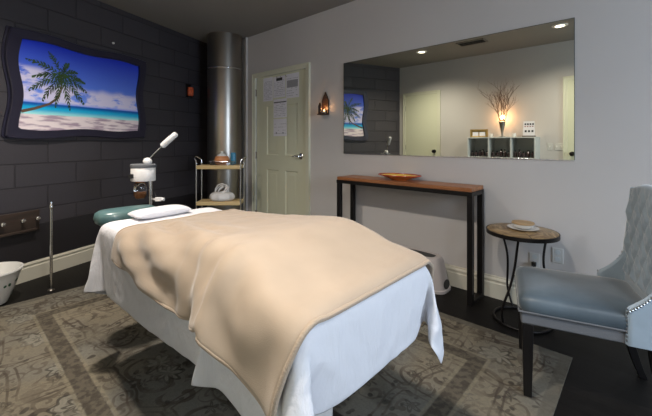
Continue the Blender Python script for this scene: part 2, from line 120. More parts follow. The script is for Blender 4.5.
   24,12,14,6,8,0,6,-2,3,-9,8,0,-688,-2,-3,4,-3,6,-5,1,5,-3,1,11,10,9,11,24,26,27,26,26,27,26,26,26,27,27,26,26,26,26,26,27,26,27,26,26,26,24,16,6,12,6,5,-3,6,-6,4,-4,
   7,-691,-4,4,-2,3,-7,5,1,0,2,1,6,15,8,10,24,26,26,26,28,26,26,26,26,28,26,26,26,26,26,27,26,27,26,26,26,27,26,9,10,10,8,0,5,-3,4,-6,4,6,-694,2,-5,1,1,4,-3,0,2,2,
   1,10,9,13,7,23,27,26,26,26,27,27,26,26,26,26,28,26,26,26,27,26,27,26,26,26,28,24,10,11,5,11,4,1,1,-3,1,9,-4,-692,-6,2,8,-6,3,3,-8,1,3,6,8,12,11,7,22,27,27,26,26,26,
   28,26,26,27,27,26,26,26,26,26,28,26,26,26,27,27,25,9,2,15,9,5,-3,8,-7,10,-3,3,-695,-6,10,-4,2,2,-5,3,-6,6,4,8,12,12,6,22,27,27,26,26,26,26,28,26,27,27,26,26,26,26,27,27,
   26,26,27,27,26,25,9,4,10,12,6,2,-4,10,-6,4,-4,-690,-5,7,4,-1,-7,6,-6,-2,0,10,12,12,9,4,22,28,27,26,26,27,26,26,27,26,28,26,26,26,26,26,28,26,26,27,27,27,25,8,3,12,12,1,
   3,9,0,-8,5,1,-702,5,3,-6,8,1,-3,6,-2,-2,-1,11,13,14,3,23,28,27,26,26,26,27,26,27,28,26,26,26,26,26,26,27,26,27,27,27,27,25,8,4,10,12,10,2,-4,-1,5,-2,5,-726,5,2,8,6,
   7,3,2,-6,-4,13,11,12,9,3,21,29,28,26,26,26,27,27,26,26,27,27,26,26,26,27,27,26,27,27,26,28,24,8,2,14,14,-2,1,3,6,-8,10,11,-761,5,6,6,4,7,8,7,7,4,-5,14,17,13,3,20,
   31,27,26,26,27,27,26,26,26,26,28,26,27,26,26,27,26,27,26,27,28,24,8,6,8,10,6,12,-5,1,14,12,6,-804,4,6,6,6,6,8,6,8,8,8,16,14,20,4,22,30,26,26,26,27,27,26,26,26,27,27,
   26,26,26,27,27,26,27,26,27,26,26,16,14,10,9,-1,2,4,15,-7,-2,22,-788,1,9,9,7,6,2,10,-2,12,10,13,11,9,3,24,27,27,26,26,27,26,27,26,27,27,26,26,26,26,27,26,27,26,27,26,29,24,
   7,9,21,17,14,6,6,4,0,-24,0,-746,4,4,11,5,4,4,-9,15,5,-4,6,9,9,19,22,28,26,26,27,26,27,26,26,27,27,26,26,26,27,26,27,26,26,26,27,27,26,8,12,3,13,18,16,-7,1,3,3,16,
   -748,4,4,-6,10,2,-4,-10,4,4,6,12,1,21,12,21,27,27,26,26,26,27,26,26,27,27,26,26,26,27,26,26,26,27,26,26,28,24,15,5,14,9,-5,12,15,12,11,8,-4,-744,0,8,0,-4,4,-10,8,5,0,0,
   -3,20,10,14,22,26,26,27,26,26,27,26,26,26,27,27,26,26,26,26,27,26,27,26,26,28,24,10,20,10,-2,8,4,-5,17,12,5,11,-741,5,2,3,0,-7,6,-2,-5,-2,-1,13,15,6,21,19,26,27,26,26,26,27,
   26,26,26,28,26,26,26,26,27,26,27,26,27,26,25,26,10,16,14,6,-6,-2,5,-2,16,13,4,-723,1,4,-2,5,-1,-8,3,-4,-5,10,7,5,18,12,26,27,27,26,26,26,26,26,26,26,28,26,26,26,26,27,26,27,
   26,26,26,26,26,12,18,6,7,7,-4,-6,5,-5,11,14,-715,1,-3,-2,3,3,-2,-6,-2,4,6,4,12,8,20,26,27,26,25,28,26,26,26,26,27,26,27,26,26,26,27,27,26,26,27,26,25,23,23,8,15,5,-2,2,
   -8,2,4,-2,10,-704,-2,-2,6,-8,0,-2,6,-2,-2,2,13,4,9,26,25,26,27,24,28,26,26,26,26,27,26,27,26,26,27,26,27,26,26,26,27,25,24,24,13,3,5,8,-5,3,-3,-6,6,1,-695,-4,4,-6,4,-4,
   -2,2,0,8,-2,0,10,10,24,26,26,26,27,26,27,26,26,26,27,27,26,26,26,26,27,26,27,26,26,27,25,26,23,9,12,2,1,-1,-7,-3,0,4,6,-695,3,2,-2,-4,2,4,0,2,-2,-4,0,10,9,26,25,26,
   26,26,28,26,27,25,27,26,27,26,26,26,27,26,27,26,26,26,27,26,27,21,15,2,-2,0,0,7,-3,-1,-3,5,-683,-2,-2,0,5,1,2,-4,-2,-4,5,0,1,10,25,27,26,26,26,28,26,26,27,26,26,27,26,26,
   26,27,26,27,26,26,26,26,28,26,22,14,0,2,-1,7,-2,-8,0,1,5,-680,2,2,-1,-4,2,-2,7,-4,-5,-3,3,-1,10,24,29,27,26,26,28,26,26,27,26,26,27,26,26,26,26,27,27,26,26,26,27,27,28,24,
   10,0,0,6,0,-6,3,-7,6,-2,-674,3,-1,4,1,-3,-2,-10,6,-1,-2,1,-3,13,22,29,27,26,27,27,26,27,26,26,27,26,26,26,26,27,27,26,26,26,26,27,27,28,24,13,-3,1,0,1,2,2,6,-6,6,-678,
   -4,-2,-5,-11,2,-8,2,-5,1,0,5,11,20,18,26,26,26,28,26,26,26,27,27,26,26,26,26,26,26,27,27,26,26,26,26,26,26,22,6,20,11,3,4,1,-2,1,4,-8,-710,-6,-6,-1,-4,-7,0,-4,-1,6,9,12,
   22,2,22,26,27,26,27,26,26,27,27,26,26,26,26,26,26,26,27,27,26,26,26,26,26,26,17,12,0,17,18,2,14,10,2,-12,6,-760,-5,-2,-3,-6,-4,0,7,11,12,10,18,20,-6,22,24,26,26,26,26,26,27,27,
   26,26,26,26,26,26,26,26,28,26,26,26,26,24,26,24,1,-3,18,17,15,8,6,16,-6,4,-794,-4,-8,-2,3,9,15,9,8,12,17,19,-16,14,21,27,23,25,26,27,25,27,27,26,26,26,26,26,26,26,27,27,25,27,
   25,25,27,25,22,-11,8,4,18,17,16,6,16,16,-2,-831,-1,16,0,15,9,8,10,13,17,16,-16,-12,26,26,26,21,27,24,27,25,26,28,25,27,26,26,26,26,27,25,27,27,26,26,26,25,27,18,2,-16,10,6,20,17,
   17,12,6,20,-841,9,10,16,12,7,13,16,12,7,-10,-17,6,26,26,24,26,23,25,26,27,27,26,26,26,26,26,26,26,26,28,26,26,26,26,26,26,24,20,13,-15,-19,13,12,18,19,9,12,14,-810,14,8,11,12,14,16,
   14,-16,5,-18,18,-10,26,26,22,27,26,24,26,25,28,25,27,26,26,26,26,26,26,28,24,28,26,26,26,23,25,24,18,-22,-22,6,6,16,15,17,16,9,-778,13,12,8,14,16,14,-12,-18,-5,19,-19,21,14,26,22,26,26,
   26,25,26,26,27,25,27,26,26,26,26,27,27,26,26,26,26,26,23,23,26,25,-22,-19,-22,4,15,17,16,16,16,-746,9,10,15,15,15,-18,-10,-12,13,-8,-13,26,14,26,25,24,25,26,26,26,27,26,27,26,26,26,26,26,
   27,27,26,26,26,26,26,22,28,24,26,-14,-24,-17,-25,15,15,16,16,16,-714,12,15,15,16,-20,-10,-16,17,-13,-18,10,20,14,26,26,24,26,26,26,26,26,26,27,27,26,26,26,26,26,28,26,26,26,26,26,26,24,25,27,
   -8,-20,-24,-20,-16,15,15,17,16],
  [321,23,24,16,18,17,18,15,15,13,11,7,0,0,1,-1,0,2,0,0,1,1,0,0,0,0,0,0,0,-1,0,0,-1,1,1,1,1,4,4,-3,-5,-6,-12,-16,-15,-15,-17,-15,-22,-52,22,24,22,19,17,18,18,14,16,8,
   12,0,0,0,1,0,1,0,1,0,0,1,0,0,0,0,0,0,0,0,-1,1,0,0,0,3,3,4,-3,-5,-8,-16,-14,-16,-16,-16,-20,-20,-58,22,24,23,23,20,18,16,18,16,10,12,2,2,-2,1,0,1,1,0,1,0,
   0,0,0,0,0,0,0,0,0,-1,0,1,0,0,2,4,2,-2,-8,-8,-15,-17,-15,-15,-22,-19,-22,-61,22,24,23,23,24,20,18,17,17,13,11,6,0,0,2,0,1,-1,2,0,0,0,0,0,0,0,0,0,0,0,0,0,
   0,0,0,2,2,4,-6,-5,-12,-15,-15,-17,-21,-19,-22,-20,-66,22,24,22,24,24,24,21,17,19,14,13,8,0,0,2,0,2,0,0,0,0,1,0,0,0,-1,0,0,0,0,0,0,0,0,0,1,3,-4,1,-10,-10,-15,-16,
   -20,-22,-21,-21,-24,-66,22,24,23,23,23,24,24,23,18,15,15,12,0,1,1,1,1,0,0,0,1,0,0,0,0,0,0,-1,0,0,0,0,0,0,0,2,-4,1,0,-10,-14,-14,-21,-21,-22,-21,-26,-24,-68,24,24,24,24,20,
   25,25,24,23,19,16,14,2,1,1,2,0,0,2,-1,0,1,0,0,-1,1,-1,0,0,-1,1,-1,0,1,-1,0,-1,-1,0,-14,-13,-21,-22,-22,-26,-24,-22,-25,-69,25,20,23,26,24,24,25,25,26,22,22,14,6,2,0,2,
   0,0,1,0,1,0,0,0,0,0,0,-1,0,0,-1,0,0,0,0,0,0,-2,-4,-12,-24,-21,-23,-25,-23,-26,-23,-25,-78,26,26,25,25,25,25,24,26,24,26,24,22,10,2,2,0,0,2,0,0,0,0,0,0,0,0,0,
   0,0,0,-1,0,0,0,0,-1,0,-2,-6,-23,-23,-24,-24,-25,-25,-24,-25,-25,-84,26,23,27,26,26,25,26,25,26,26,26,24,24,6,0,0,0,1,-1,1,0,1,0,-1,0,0,-1,1,-1,0,0,0,0,0,2,-1,0,-3,
   -24,-24,-24,-26,-27,-25,-26,-24,-26,-26,-84,26,26,26,27,25,26,25,26,26,27,26,26,27,15,2,0,0,0,0,0,0,0,0,0,0,2,-1,1,-2,0,0,0,0,0,0,0,-2,-12,-26,-26,-26,-26,-25,-26,-25,-26,-26,-26,-84,
   26,26,26,26,27,26,26,26,26,26,27,27,27,16,2,0,0,0,1,-2,1,0,0,0,0,0,0,-1,0,1,0,0,-1,2,-1,0,-2,-12,-26,-28,-26,-26,-26,-26,-26,-26,-26,-26,-84,27,27,26,26,26,26,26,26,26,27,27,
   27,25,16,2,-1,0,3,-3,5,-5,3,1,-4,0,1,1,2,-1,-3,0,1,-1,0,0,1,-2,-10,-26,-30,-26,-25,-26,-26,-25,-26,-27,-26,-83,26,26,26,26,27,26,27,26,26,26,26,28,24,16,2,-1,0,0,3,-3,0,3,
   -3,3,0,0,-2,-1,3,0,-1,-2,0,0,0,1,-2,-11,-25,-27,-27,-26,-26,-25,-25,-28,-25,-26,-84,27,26,26,26,26,26,26,27,26,27,26,26,26,14,2,0,-1,0,1,2,0,-2,4,-5,4,-4,3,2,-4,0,-1,0,0,
   0,0,1,-1,-11,-25,-27,-26,-26,-26,-26,-26,-26,-26,-26,-84,26,26,26,28,25,27,26,26,26,26,27,27,24,14,2,-1,0,2,-1,2,-3,1,0,4,-4,0,-1,0,0,0,0,0,0,0,0,1,-2,-10,-24,-27,-27,-26,-25,-27,
   -25,-26,-26,-27,-84,28,26,26,26,27,26,26,27,25,27,26,26,24,14,3,-2,0,0,3,-3,2,3,-2,-3,0,0,3,-3,3,-1,-2,0,0,0,0,1,-2,-10,-24,-26,-26,-27,-26,-25,-26,-26,-27,-27,-82,26,26,27,26,27,26,
   26,26,26,26,26,27,25,14,-1,1,-1,0,1,2,2,-5,0,1,-1,7,-7,3,-3,0,1,-1,1,-1,0,0,-1,-10,-23,-27,-26,-26,-26,-26,-26,-26,-26,-26,-82,24,28,26,26,26,27,27,26,25,25,27,26,25,12,4,-3,0,
   0,0,1,-1,2,3,-1,2,-6,0,0,0,0,0,5,-4,-1,0,0,1,-12,-22,-28,-26,-26,-25,-27,-25,-27,-25,-26,-83,26,27,27,26,26,26,26,26,26,26,26,26,23,15,0,-1,0,0,0,0,1,-1,0,0,0,3,-3,0,
   0,0,0,5,-4,-1,0,0,1,-12,-22,-26,-27,-25,-26,-26,-26,-26,-26,-27,-81,26,26,26,27,25,27,27,26,25,26,25,26,24,13,0,0,0,0,0,0,0,0,0,0,0,0,5,-5,0,1,5,-6,1,3,-4,0,1,-12,-21,
   -27,-26,-26,-26,-26,-26,-26,-26,-26,-82,27,25,27,26,27,26,26,26,26,26,26,24,26,10,1,1,-1,0,0,1,-1,0,0,0,5,-1,-4,0,6,-6,3,0,-2,-1,0,4,-2,-13,-20,-26,-26,-27,-25,-26,-26,-26,-28,-24,-83,27,
   26,27,25,26,27,26,26,26,25,26,26,24,10,2,2,-3,0,0,0,3,-3,0,0,0,0,0,0,7,-5,-2,0,5,-5,0,1,2,-14,-20,-26,-26,-26,-26,-26,-26,-26,-26,-26,-82,27,25,28,25,27,26,26,26,25,25,26,26,
   26,9,0,5,-5,0,0,0,0,3,-3,0,0,0,0,3,-3,1,-1,0,3,-3,3,-3,4,-13,-20,-26,-27,-25,-26,-26,-26,-26,-26,-26,-82,26,26,26,26,26,27,26,25,26,26,26,26,24,8,6,-5,0,0,0,0,0,0,4,
   -4,0,3,-3,1,4,0,-5,0,4,1,-4,-1,7,-14,-22,-26,-25,-27,-26,-26,-25,-27,-26,-26,-82,27,26,27,26,26,26,24,27,25,26,26,26,25,7,8,-6,-1,0,1,-1,1,0,-1,5,-5,5,-4,-1,0,3,-3,3,-3,1,
   6,-7,6,-16,-17,-26,-26,-27,-25,-26,-27,-25,-26,-26,-82,26,26,26,26,26,26,26,26,26,26,26,26,23,13,-4,4,-4,4,-2,2,-4,0,2,-2,4,-3,0,0,0,6,-7,0,0,3,0,3,-2,-10,-22,-26,-26,-26,-26,-26,-26,
   -26,-26,-26,-81,26,26,26,26,26,25,26,27,26,27,25,26,19,17,2,-5,6,-6,5,-5,5,-4,-1,1,-1,4,-2,2,0,-4,2,4,-6,0,8,-8,-4,-2,-24,-24,-26,-27,-25,-27,-25,-26,-26,-26,-82,26,26,26,26,26,26,26,
   26,26,26,26,26,23,8,9,0,-4,2,0,2,-5,4,-4,0,0,0,5,-5,0,5,-5,0,0,6,-6,0,1,-10,-22,-25,-25,-28,-26,-26,-25,-26,-27,-26,-81,27,26,26,26,25,26,26,27,25,26,27,24,24,10,4,6,-6,0,
   4,-4,4,-3,1,2,-4,0,4,-4,0,5,-5,0,0,5,-3,3,-5,-18,-14,-26,-26,-26,-26,-26,-26,-27,-25,-26,-81,25,26,26,26,26,26,26,26,26,26,26,26,22,7,14,-5,4,-4,0,6,-6,0,6,-6,2,-2,0,4,-4,
   1,3,-2,1,-2,7,1,-13,-10,-22,-24,-26,-24,-27,-26,-25,-27,-27,-26,-80,26,26,26,25,27,26,26,26,26,25,27,25,23,10,12,-5,0,0,0,0,7,-5,4,-3,-3,0,0,0,0,0,0,5,-6,3,-1,7,-9,-16,-18,-26,
   -26,-25,-27,-26,-27,-25,-26,-26,-80,25,26,26,25,26,26,26,27,25,26,26,26,18,20,8,-2,2,-4,0,0,0,7,1,-8,3,-3,0,1,-1,0,0,0,2,-2,0,8,-16,-8,-24,-22,-26,-27,-27,-25,-25,-27,-27,-25,-81,26,26,
   26,26,26,26,26,26,26,26,26,25,19,20,4,0,0,6,-6,3,-3,2,6,0,-8,0,0,0,3,-3,0,2,-2,0,0,6,-8,-18,-19,-25,-26,-26,-26,-26,-26,-26,-26,-27,-79,26,26,26,26,25,26,26,26,26,26,27,24,22,
   18,4,0,0,6,0,-6,6,-6,0,2,6,-8,0,0,4,-4,0,5,-5,0,0,6,-12,-13,-21,-24,-26,-26,-27,-25,-26,-26,-27,-25,-80,25,26,27,26,26,24,26,28,24,27,26,24,23,18,6,3,-4,0,7,-7,7,-5,3,0,
   1,-5,-1,0,1,-1,0,0,7,-7,0,0,-1,-20,-22,-24,-25,-26,-26,-25,-26,-27,-27,-26,-79,26,26,26,25,27,25,26,26,26,26,27,23,20,22,6,0,4,-4,0,8,0,-8,0,6,-6,2,-2,0,2,-2,0,0,0,4,-4,
   0,-2,-22,-22,-22,-25,-27,-25,-25,-28,-25,-27,-26,-79,26,25,26,27,25,26,26,26,26,26,26,24,23,15,14,-1,-3,4,-4,3,-3,8,-8,7,-3,-3,-1,4,-4,0,0,3,-3,0,6,0,-8,-20,-24,-22,-26,-26,-26,-26,-26,-26,
   -26,-27,-78,26,25,26,26,26,26,26,26,26,26,26,24,20,22,10,-3,1,-1,0,0,0,7,-5,4,-6,4,-1,-3,1,-1,4,-4,5,2,-7,5,-12,-15,-22,-25,-26,-26,-26,-26,-26,-26,-26,-26,-78,26,24,26,26,26,25,27,25,
   26,27,26,24,24,19,7,0,0,0,0,0,0,6,-2,-2,2,-4,4,0,-4,0,0,4,-4,5,-5,5,-13,-15,-25,-22,-26,-26,-26,-26,-26,-26,-26,-26,-79,27,24,26,26,26,25,26,27,25,27,26,23,23,22,6,0,1,-1,0,
   2,-2,6,-6,0,3,-2,3,-4,0,0,8,-8,0,0,6,-6,-2,-22,-21,-25,-26,-26,-26,-27,-25,-26,-26,-26,-79,26,27,24,26,26,26,25,26,27,26,27,21,22,24,10,-4,0,5,-4,1,4,-4,-1,2,-3,2,2,-3,-1,7,
   -3,-4,4,-4,0,4,-6,-21,-25,-22,-26,-26,-26,-26,-26,-26,-26,-26,-78,26,26,26,24,26,26,25,27,26,26,27,21,25,23,6,7,-7,0,1,2,-3,0,1,-1,0,0,0,0,0,0,4,-4,0,4,-4,3,-7,-20,-24,-24,-26,
   -26,-26,-26,-26,-26,-26,-26,-78,26,26,26,24,26,26,26,26,26,27,25,24,21,21,18,-6,4,-6,6,-6,3,2,-5,0,0,0,0,1,-1,6,-5,-1,0,0,2,5,-10,-24,-19,-26,-26,-26,-26,-26,-26,-26,-26,-26,-79,26,26,27,
   26,25,26,25,26,28,24,27,22,24,21,16,-5,3,-4,2,4,-4,-2,0,0,0,0,0,0,2,-1,1,-2,0,0,0,7,-15,-16,-25,-25,-26,-26,-26,-26,-26,-26,-26,-26,-79,26,27,26,26,26,25,27,24,26,26,28,24,20,22,
   16,2,-6,2,-2,4,-1,-1,-2,0,0,0,0,0,0,4,2,-6,0,4,-3,3,-10,-20,-28,-22,-26,-26,-26,-26,-26,-26,-27,-25,-79,26,26,27,26,26,26,26,26,26,25,27,24,24,20,14,-3,4,-3,5,-6,4,-4,0,0,0,
   0,0,1,3,-1,-3,0,0,0,3,-1,-8,-25,-24,-22,-26,-26,-26,-26,-26,-27,-26,-25,-80,28,26,26,25,27,26,26,26,26,26,25,24,25,22,12,-2,6,-6,0,4,-3,0,-1,0,0,0,0,2,-2,4,-4,0,0,0,0,3,
   -10,-25,-21,-25,-26,-26,-26,-26,-26,-26,-26,-26,-79,26,26,27,26,26,26,26,26,26,26,25,24,25,24,10,0,0,3,-2,-1,0,0,0,0,0,0,0,1,2,-3,2,-2,0,0,0,2,-10,-21,-27,-24,-25,-26,-27,-26,-26,-26,-26,
   -26,-78,25,27,26,26,26,26,26,26,26,26,26,22,25,25,12,0,0,4,-4,0,0,0,1,-1,1,-1,0,0,0,2,-2,0,0,0,0,2,-10,-25,-25,-24,-26,-26,-26,-26,-26,-26,-26,-26,-79,27,25,26,27,26,26,26,26,26,
   26,24,26,22,26,14,-1,0,0,1,0,-1,0,0,3,-3,3,-3,2,-1,-1,0,0,0,1,-1,3,-12,-26,-22,-27,-24,-26,-27,-26,-26,-26,-25,-26,-79,25,26,27,26,26,26,26,26,26,26,25,23,25,26,14,-1,0,0,0,4,
   -4,0,3,-2,1,-2,2,-2,0,0,0,0,0,0,0,2,-10,-26,-28,-22,-25,-26,-28,-25,-26,-24,-26,-26,-80,26,25,26,27,26,26,26,26,26,26,25,24,23,26,15,-1,4,-4,4,0,-2,-1,-1,1,-1,1,1,2,-1,-3,0,
   0,0,0,0,2,-11,-25,-27,-24,-23,-26,-28,-26,-24,-26,-26,-26,-80,26,26,26,26,26,26,26,26,27,24,24,23,25,27,15,-1,1,1,-2,0,2,-1,0,-1,1,0,0,-1,0,2,-2,0,0,0,0,2,-11,-26,-27,-23,-23,-26,
   -27,-25,-26,-26,-26,-26,-80,27,26,25,26,26,26,27,27,26,26,23,23,22,28,15,0,3,-3,3,0,-3,0,0,2,-2,3,-3,0,1,-1,1,2,-1,-2,0,1,-11,-27,-26,-24,-24,-24,-26,-26,-26,-26,-26,-24,-78,26,25,24,26,
   26,25,27,25,26,23,24,24,24,29,16,-1,-1,1,0,0,-1,0,2,-1,0,0,2,1,-2,0,-1,0,0,0,-1,2,-11,-27,-27,-22,-23,-27,-26,-26,-25,-26,-24,-23,-77,24,26,25,25,26,24,26,26,26,26,22,20,23,27,17,
   -1,0,0,1,-1,0,0,0,0,0,5,-3,-2,2,-2,0,2,-2,0,0,1,-9,-26,-26,-24,-25,-25,-24,-26,-26,-17,-23,-24,-84,26,26,24,26,25,26,25,26,24,25,21,22,18,27,14,0,-1,0,0,0,0,0,1,0,0,1,
   -1,3,-3,0,0,0,0,0,0,1,-10,-20,-22,-24,-25,-26,-26,-26,-19,-26,-26,-12,-100,26,24,26,25,25,26,26,23,23,24,24,22,24,28,12,-2,1,0,0,0,0,0,1,0,0,0,1,-1,2,1,0,-3,0,0,0,0,-10,
   -26,-23,-16,-21,-22,-26,-26,-26,-26,-10,-26,-106,26,25,25,25,25,26,24,24,24,27,25,25,25,18,14,0,0,-1,1,0,0,0,0,0,0,4,-4,4,0,-4,0,0,0,0,0,0,-8,-26,-24,-25,-22,-16,-21,-25,-27,-26,-26,-6,
   -112,26,24,25,26,25,26,24,26,26,26,22,27,15,24,16,-3,3,-2,-1,3,-3,1,-1,1,0,-1,1,1,-1,0,0,0,0,0,-1,2,-9,-22,-25,-21,-24,-27,-22,-15,-24,-22,-24,-23,-105,25,25,26,24,26,24,25,27,26,26,
   24,18,25,21,14,-1,-3,3,-3,0,2,-1,0,-1,1,2,-1,-1,1,0,-2,1,-1,1,-1,4,-9,-23,-20,-23,-26,-24,-25,-26,-17,-23,-24,-24,-99,25,26,25,25,25,25,27,25,26,26,22,22,26,15,17,-7,3,-2,0,0,1,
   1,0,-2,2,-2,1,3,-4,2,0,-1,-1,4,-4,5,-9,-23,-21,-21,-25,-25,-25,-26,-25,-21,-22,-24,-95,25,26,26,24,26,25,27,26,24,24,26,24,18,24,5,0,0,3,-4,0,0,4,-5,3,-2,4,-2,-2,4,-4,2,-2,
   2,-2,0,6,-8,-23,-17,-26,-24,-25,-25,-26,-25,-25,-24,-22,-90,25,25,26,26,25,25,26,26,25,25,26,22,24,16,3,0,5,-5,1,2,-1,-1,3,-3,0,0,0,2,0,-2,4,-4,3,-1,-2,6,-12,-12,-25,-21,-25,-26,-25,
   -26,-25,-25,-26,-24,-86,25,26,25,26,25,25,27,25,26,26,24,25,25,6,10,-1,4,-5,2,-2,2,-1,1,-2,0,0,0,0,0,2,-2,5,-4,0,-1,6,-12,-8,-22,-26,-26,-24,-26,-26,-25,-25,-24,-27,-85,26,25,25,26,26,
   25,26,25,27,25,26,24,24,8,2,6,-5,4,-2,1,0,-1,-2,2,-1,0,0,0,1,1,0,0,-1,1,-2,4,-3,-13,-24,-22,-26,-26,-26,-24,-26,-26,-26,-24,-85,25,26,26,24,27,25,26,26,26,25,25,25,25,5,7,-4,
   5,-1,0,-1,4,-4,1,2,-6,2,0,0,-2,4,-3,3,0,-3,4,-3,3,-15,-20,-26,-26,-26,-25,-25,-26,-26,-25,-25,-85,25,26,26,26,26,26,24,26,26,26,25,26,23,10,1,0,1,2,-2,0,0,0,-1,1,2,0,-2,
   0,0,0,1,0,1,-1,-2,1,0,-12,-22,-26,-26,-25,-25,-27,-23,-26,-27,-25,-84,26,26,26,25,26,25,26,25,25,25,26,27,24,15,1,0,0,0,0,0,0,0,0,2,-2,0,2,-2,0,0,0,0,0,2,-2,1,-1,-15,
   -25,-26,-26,-24,-26,-25,-25,-26,-26,-26,-82,26,26,25,25,26,26,24,24,26,26,26,26,23,15,2,0,0,-1,0,1,-1,-1,0,2,-1,1,-1,0,1,0,-1,1,0,0,-1,1,-2,-13,-24,-27,-25,-25,-26,-26,-24,-24,-26,-26,-84,
   27,25,26,25,25,26,24,26,26,25,23,24,12,18,0,0,0,0,0,0,0,0,0,0,0,0,0,0,0,0,0,1,-1,0,0,2,0,-14,-22,-19,-21,-24,-24,-26,-26,-26,-16,-22,-98,26,26,24,26,26,24,26,25,23,23,23,
   12,23,1,0,1,1,0,0,0,0,0,0,1,-1,0,0,0,0,0,0,0,0,0,0,1,1,-3,-21,-23,-19,-19,-24,-20,-22,-25,-26,-22,-94,27,24,25,27,25,25,23,22,22,22,18,18,13,-1,-2,0,2,0,0,0,0,0,
   0,0,0,0,0,0,0,0,0,0,0,-1,1,2,-2,2,-12,-22,-19,-19,-21,-23,-24,-18,-26,-23,-89,26,26,24,24,23,21,22,22,23,16,18,19,4,0,0,-2,2,0,0,-1,1,0,0,0,0,0,0,0,0,0,0,0,0,
   0,0,1,1,2,-8,-16,-22,-19,-19,-21,-23,-19,-20,-25,-81,23,18,25,21,22,22,23,22,19,12,21,17,0,-2,5,-5,0,-1,1,-1,0,1,-1,1,0,0,0,0,0,0,0,0,-1,1,0,0,0,5,-6,-13,-16,-22,-18,-20,
   -20,-22,-22,-17,-85,22,22,20,22,23,22,21,22,11,19,18,12,-2,4,-2,-2,-3,-1,0,1,1,-1,0,1,0,0,0,-1,1,-1,0,0,1,0,-1,1,1,5,-4,-13,-12,-18,-21,-20,-17,-22,-21,-21,-81,21,21,23,22,21,22,
   20,16,14,20,16,8,-2,2,-2,-2,-1,-3,0,0,1,-1,2,0,-1,0,0,0,1,-2,0,0,1,0,0,2,1,2,0,-10,-9,-19,-18,-20,-18,-20,-20,-23,-81,22,22,22,22,20,22,16,16,17,18,16,5,-2,-2,-2,-2,-2,
   0,-2,0,0,0,0,0,0,1,0,0,-1,0,0,0,0,0,0,4,2,1,1,-10,-10,-10,-18,-20,-20,-18,-22,-20,-80,22,22,21,21,21,15,18,16,20,14,18,-2,-2,-2,-2,-2,-2,-1,-1,0,0,0,0,0,0,0,0,0,
   0,0,0,0,0,0,1,3,3,1,1,-9,-10,-10,-9,-21,-22,-16,-22,-20,-80,22,22,20,22,16,17,17,18,18,17,11,-4,-2,-2,-2,-3,-1,-2,0,0,0,-1,1,0,0,0,0,0,0,0,0,0,0,0,2,2,2,2,2,
   -8,-10,-10,-10,-8,-21,-21,-22,-20],
 ]),
 'blanket': (48, 34, [
  [-1878,0,-2,-2,0,-2,0,-1,-1,0,0,0,0,0,1,0,0,1,0,0,0,0,0,1,1,0,0,0,1,1,0,2,2,1,1,24,-2,-1,-1,-2,0,-1,-1,0,0,0,0,0,0,0,0,0,0,0,1,0,1,0,0,0,
   1,1,0,0,1,1,1,2,1,2,23,-1,-2,0,-2,-2,0,0,0,0,0,0,0,0,0,0,0,0,0,0,0,0,1,1,0,0,0,1,1,0,1,1,2,2,1,23,-1,-1,-2,0,-2,0,-1,-1,0,0,0,1,-1,1,
   -1,0,1,0,1,0,0,0,0,1,1,0,0,1,1,0,2,1,1,2,24,-2,-1,-1,-2,0,-2,0,-1,-1,1,1,0,-1,1,0,0,0,0,0,0,0,1,1,0,0,1,1,0,0,1,2,1,2,2,22,0,-2,-2,-1,
   0,-1,-1,-2,0,1,0,0,-2,0,3,0,1,-1,1,0,0,0,0,1,1,0,0,1,1,0,2,2,1,1,24,-1,-1,-2,0,-2,-1,-1,-4,2,2,0,-1,-1,0,2,0,0,0,0,1,0,0,1,0,0,1,1,-1,1,
   2,1,2,1,2,24,-2,-2,0,0,-3,-1,-2,-2,0,4,-2,0,-2,2,1,-1,1,1,0,0,0,0,1,0,1,0,-1,1,2,1,1,2,2,1,23,0,-2,0,-2,-2,-2,-4,2,1,1,0,-2,0,0,2,0,0,0,1,
   0,1,0,0,0,0,0,0,0,3,1,2,1,2,1,24,-2,1,-3,-2,-1,-3,-2,1,1,2,-2,0,0,0,1,0,1,0,0,0,0,1,0,0,1,0,0,0,2,1,2,1,2,2,23,-1,0,-4,0,-2,-2,-4,3,0,
   0,-1,-2,4,0,0,0,0,1,0,0,1,0,0,0,0,1,0,0,1,2,2,2,2,1,23,-2,-1,-2,-1,-1,-3,-3,3,0,0,-3,-1,4,1,0,-1,1,1,0,0,0,0,1,0,1,0,0,0,1,2,2,2,1,2,
   22,-1,-2,-1,-2,0,-3,-3,2,1,-1,0,-4,4,2,0,0,0,0,1,0,0,1,0,0,0,1,0,0,1,2,2,2,2,2,20,-2,-1,-1,-2,0,-2,-3,1,0,-2,2,-2,2,2,-1,0,1,0,2,0,0,0,0,0,
   0,2,0,0,0,3,2,2,3,2,18,-2,-2,0,-2,-2,-2,0,-2,2,-2,0,3,-1,2,-1,0,1,1,1,0,0,0,0,1,0,1,0,0,2,2,2,2,2,2,16,-1,-1,-2,-1,-4,2,-3,-1,2,-1,0,2,0,0,
   0,1,1,1,1,0,0,0,1,0,1,0,0,0,2,2,2,4,2,2,13,-1,-2,-2,0,-2,-2,-2,1,1,-2,2,1,1,0,0,0,2,0,0,2,0,0,0,2,0,0,0,1,2,2,3,2,3,3,9,-1,-2,-2,-1,
   0,-5,0,1,1,-2,0,4,0,0,1,1,1,1,0,0,2,0,0,1,1,0,1,1,1,3,2,4,2,3,5,-2,-1,-1,-2,0,-2,-2,0,0,0,-2,6,0,0,2,0,2,0,1,1,1,1,0,1,1,0,1,1,1,
   3,3,3,3,3,0,-2,0,-2,-2,0,0,-2,-1,-1,1,-1,6,0,0,2,1,1,2,0,2,0,0,2,0,2,0,1,1,2,2,4,3,3,4,-6,-1,-1,-2,-2,-1,0,-1,0,-4,2,4,3,1,0,2,1,1,2,1,
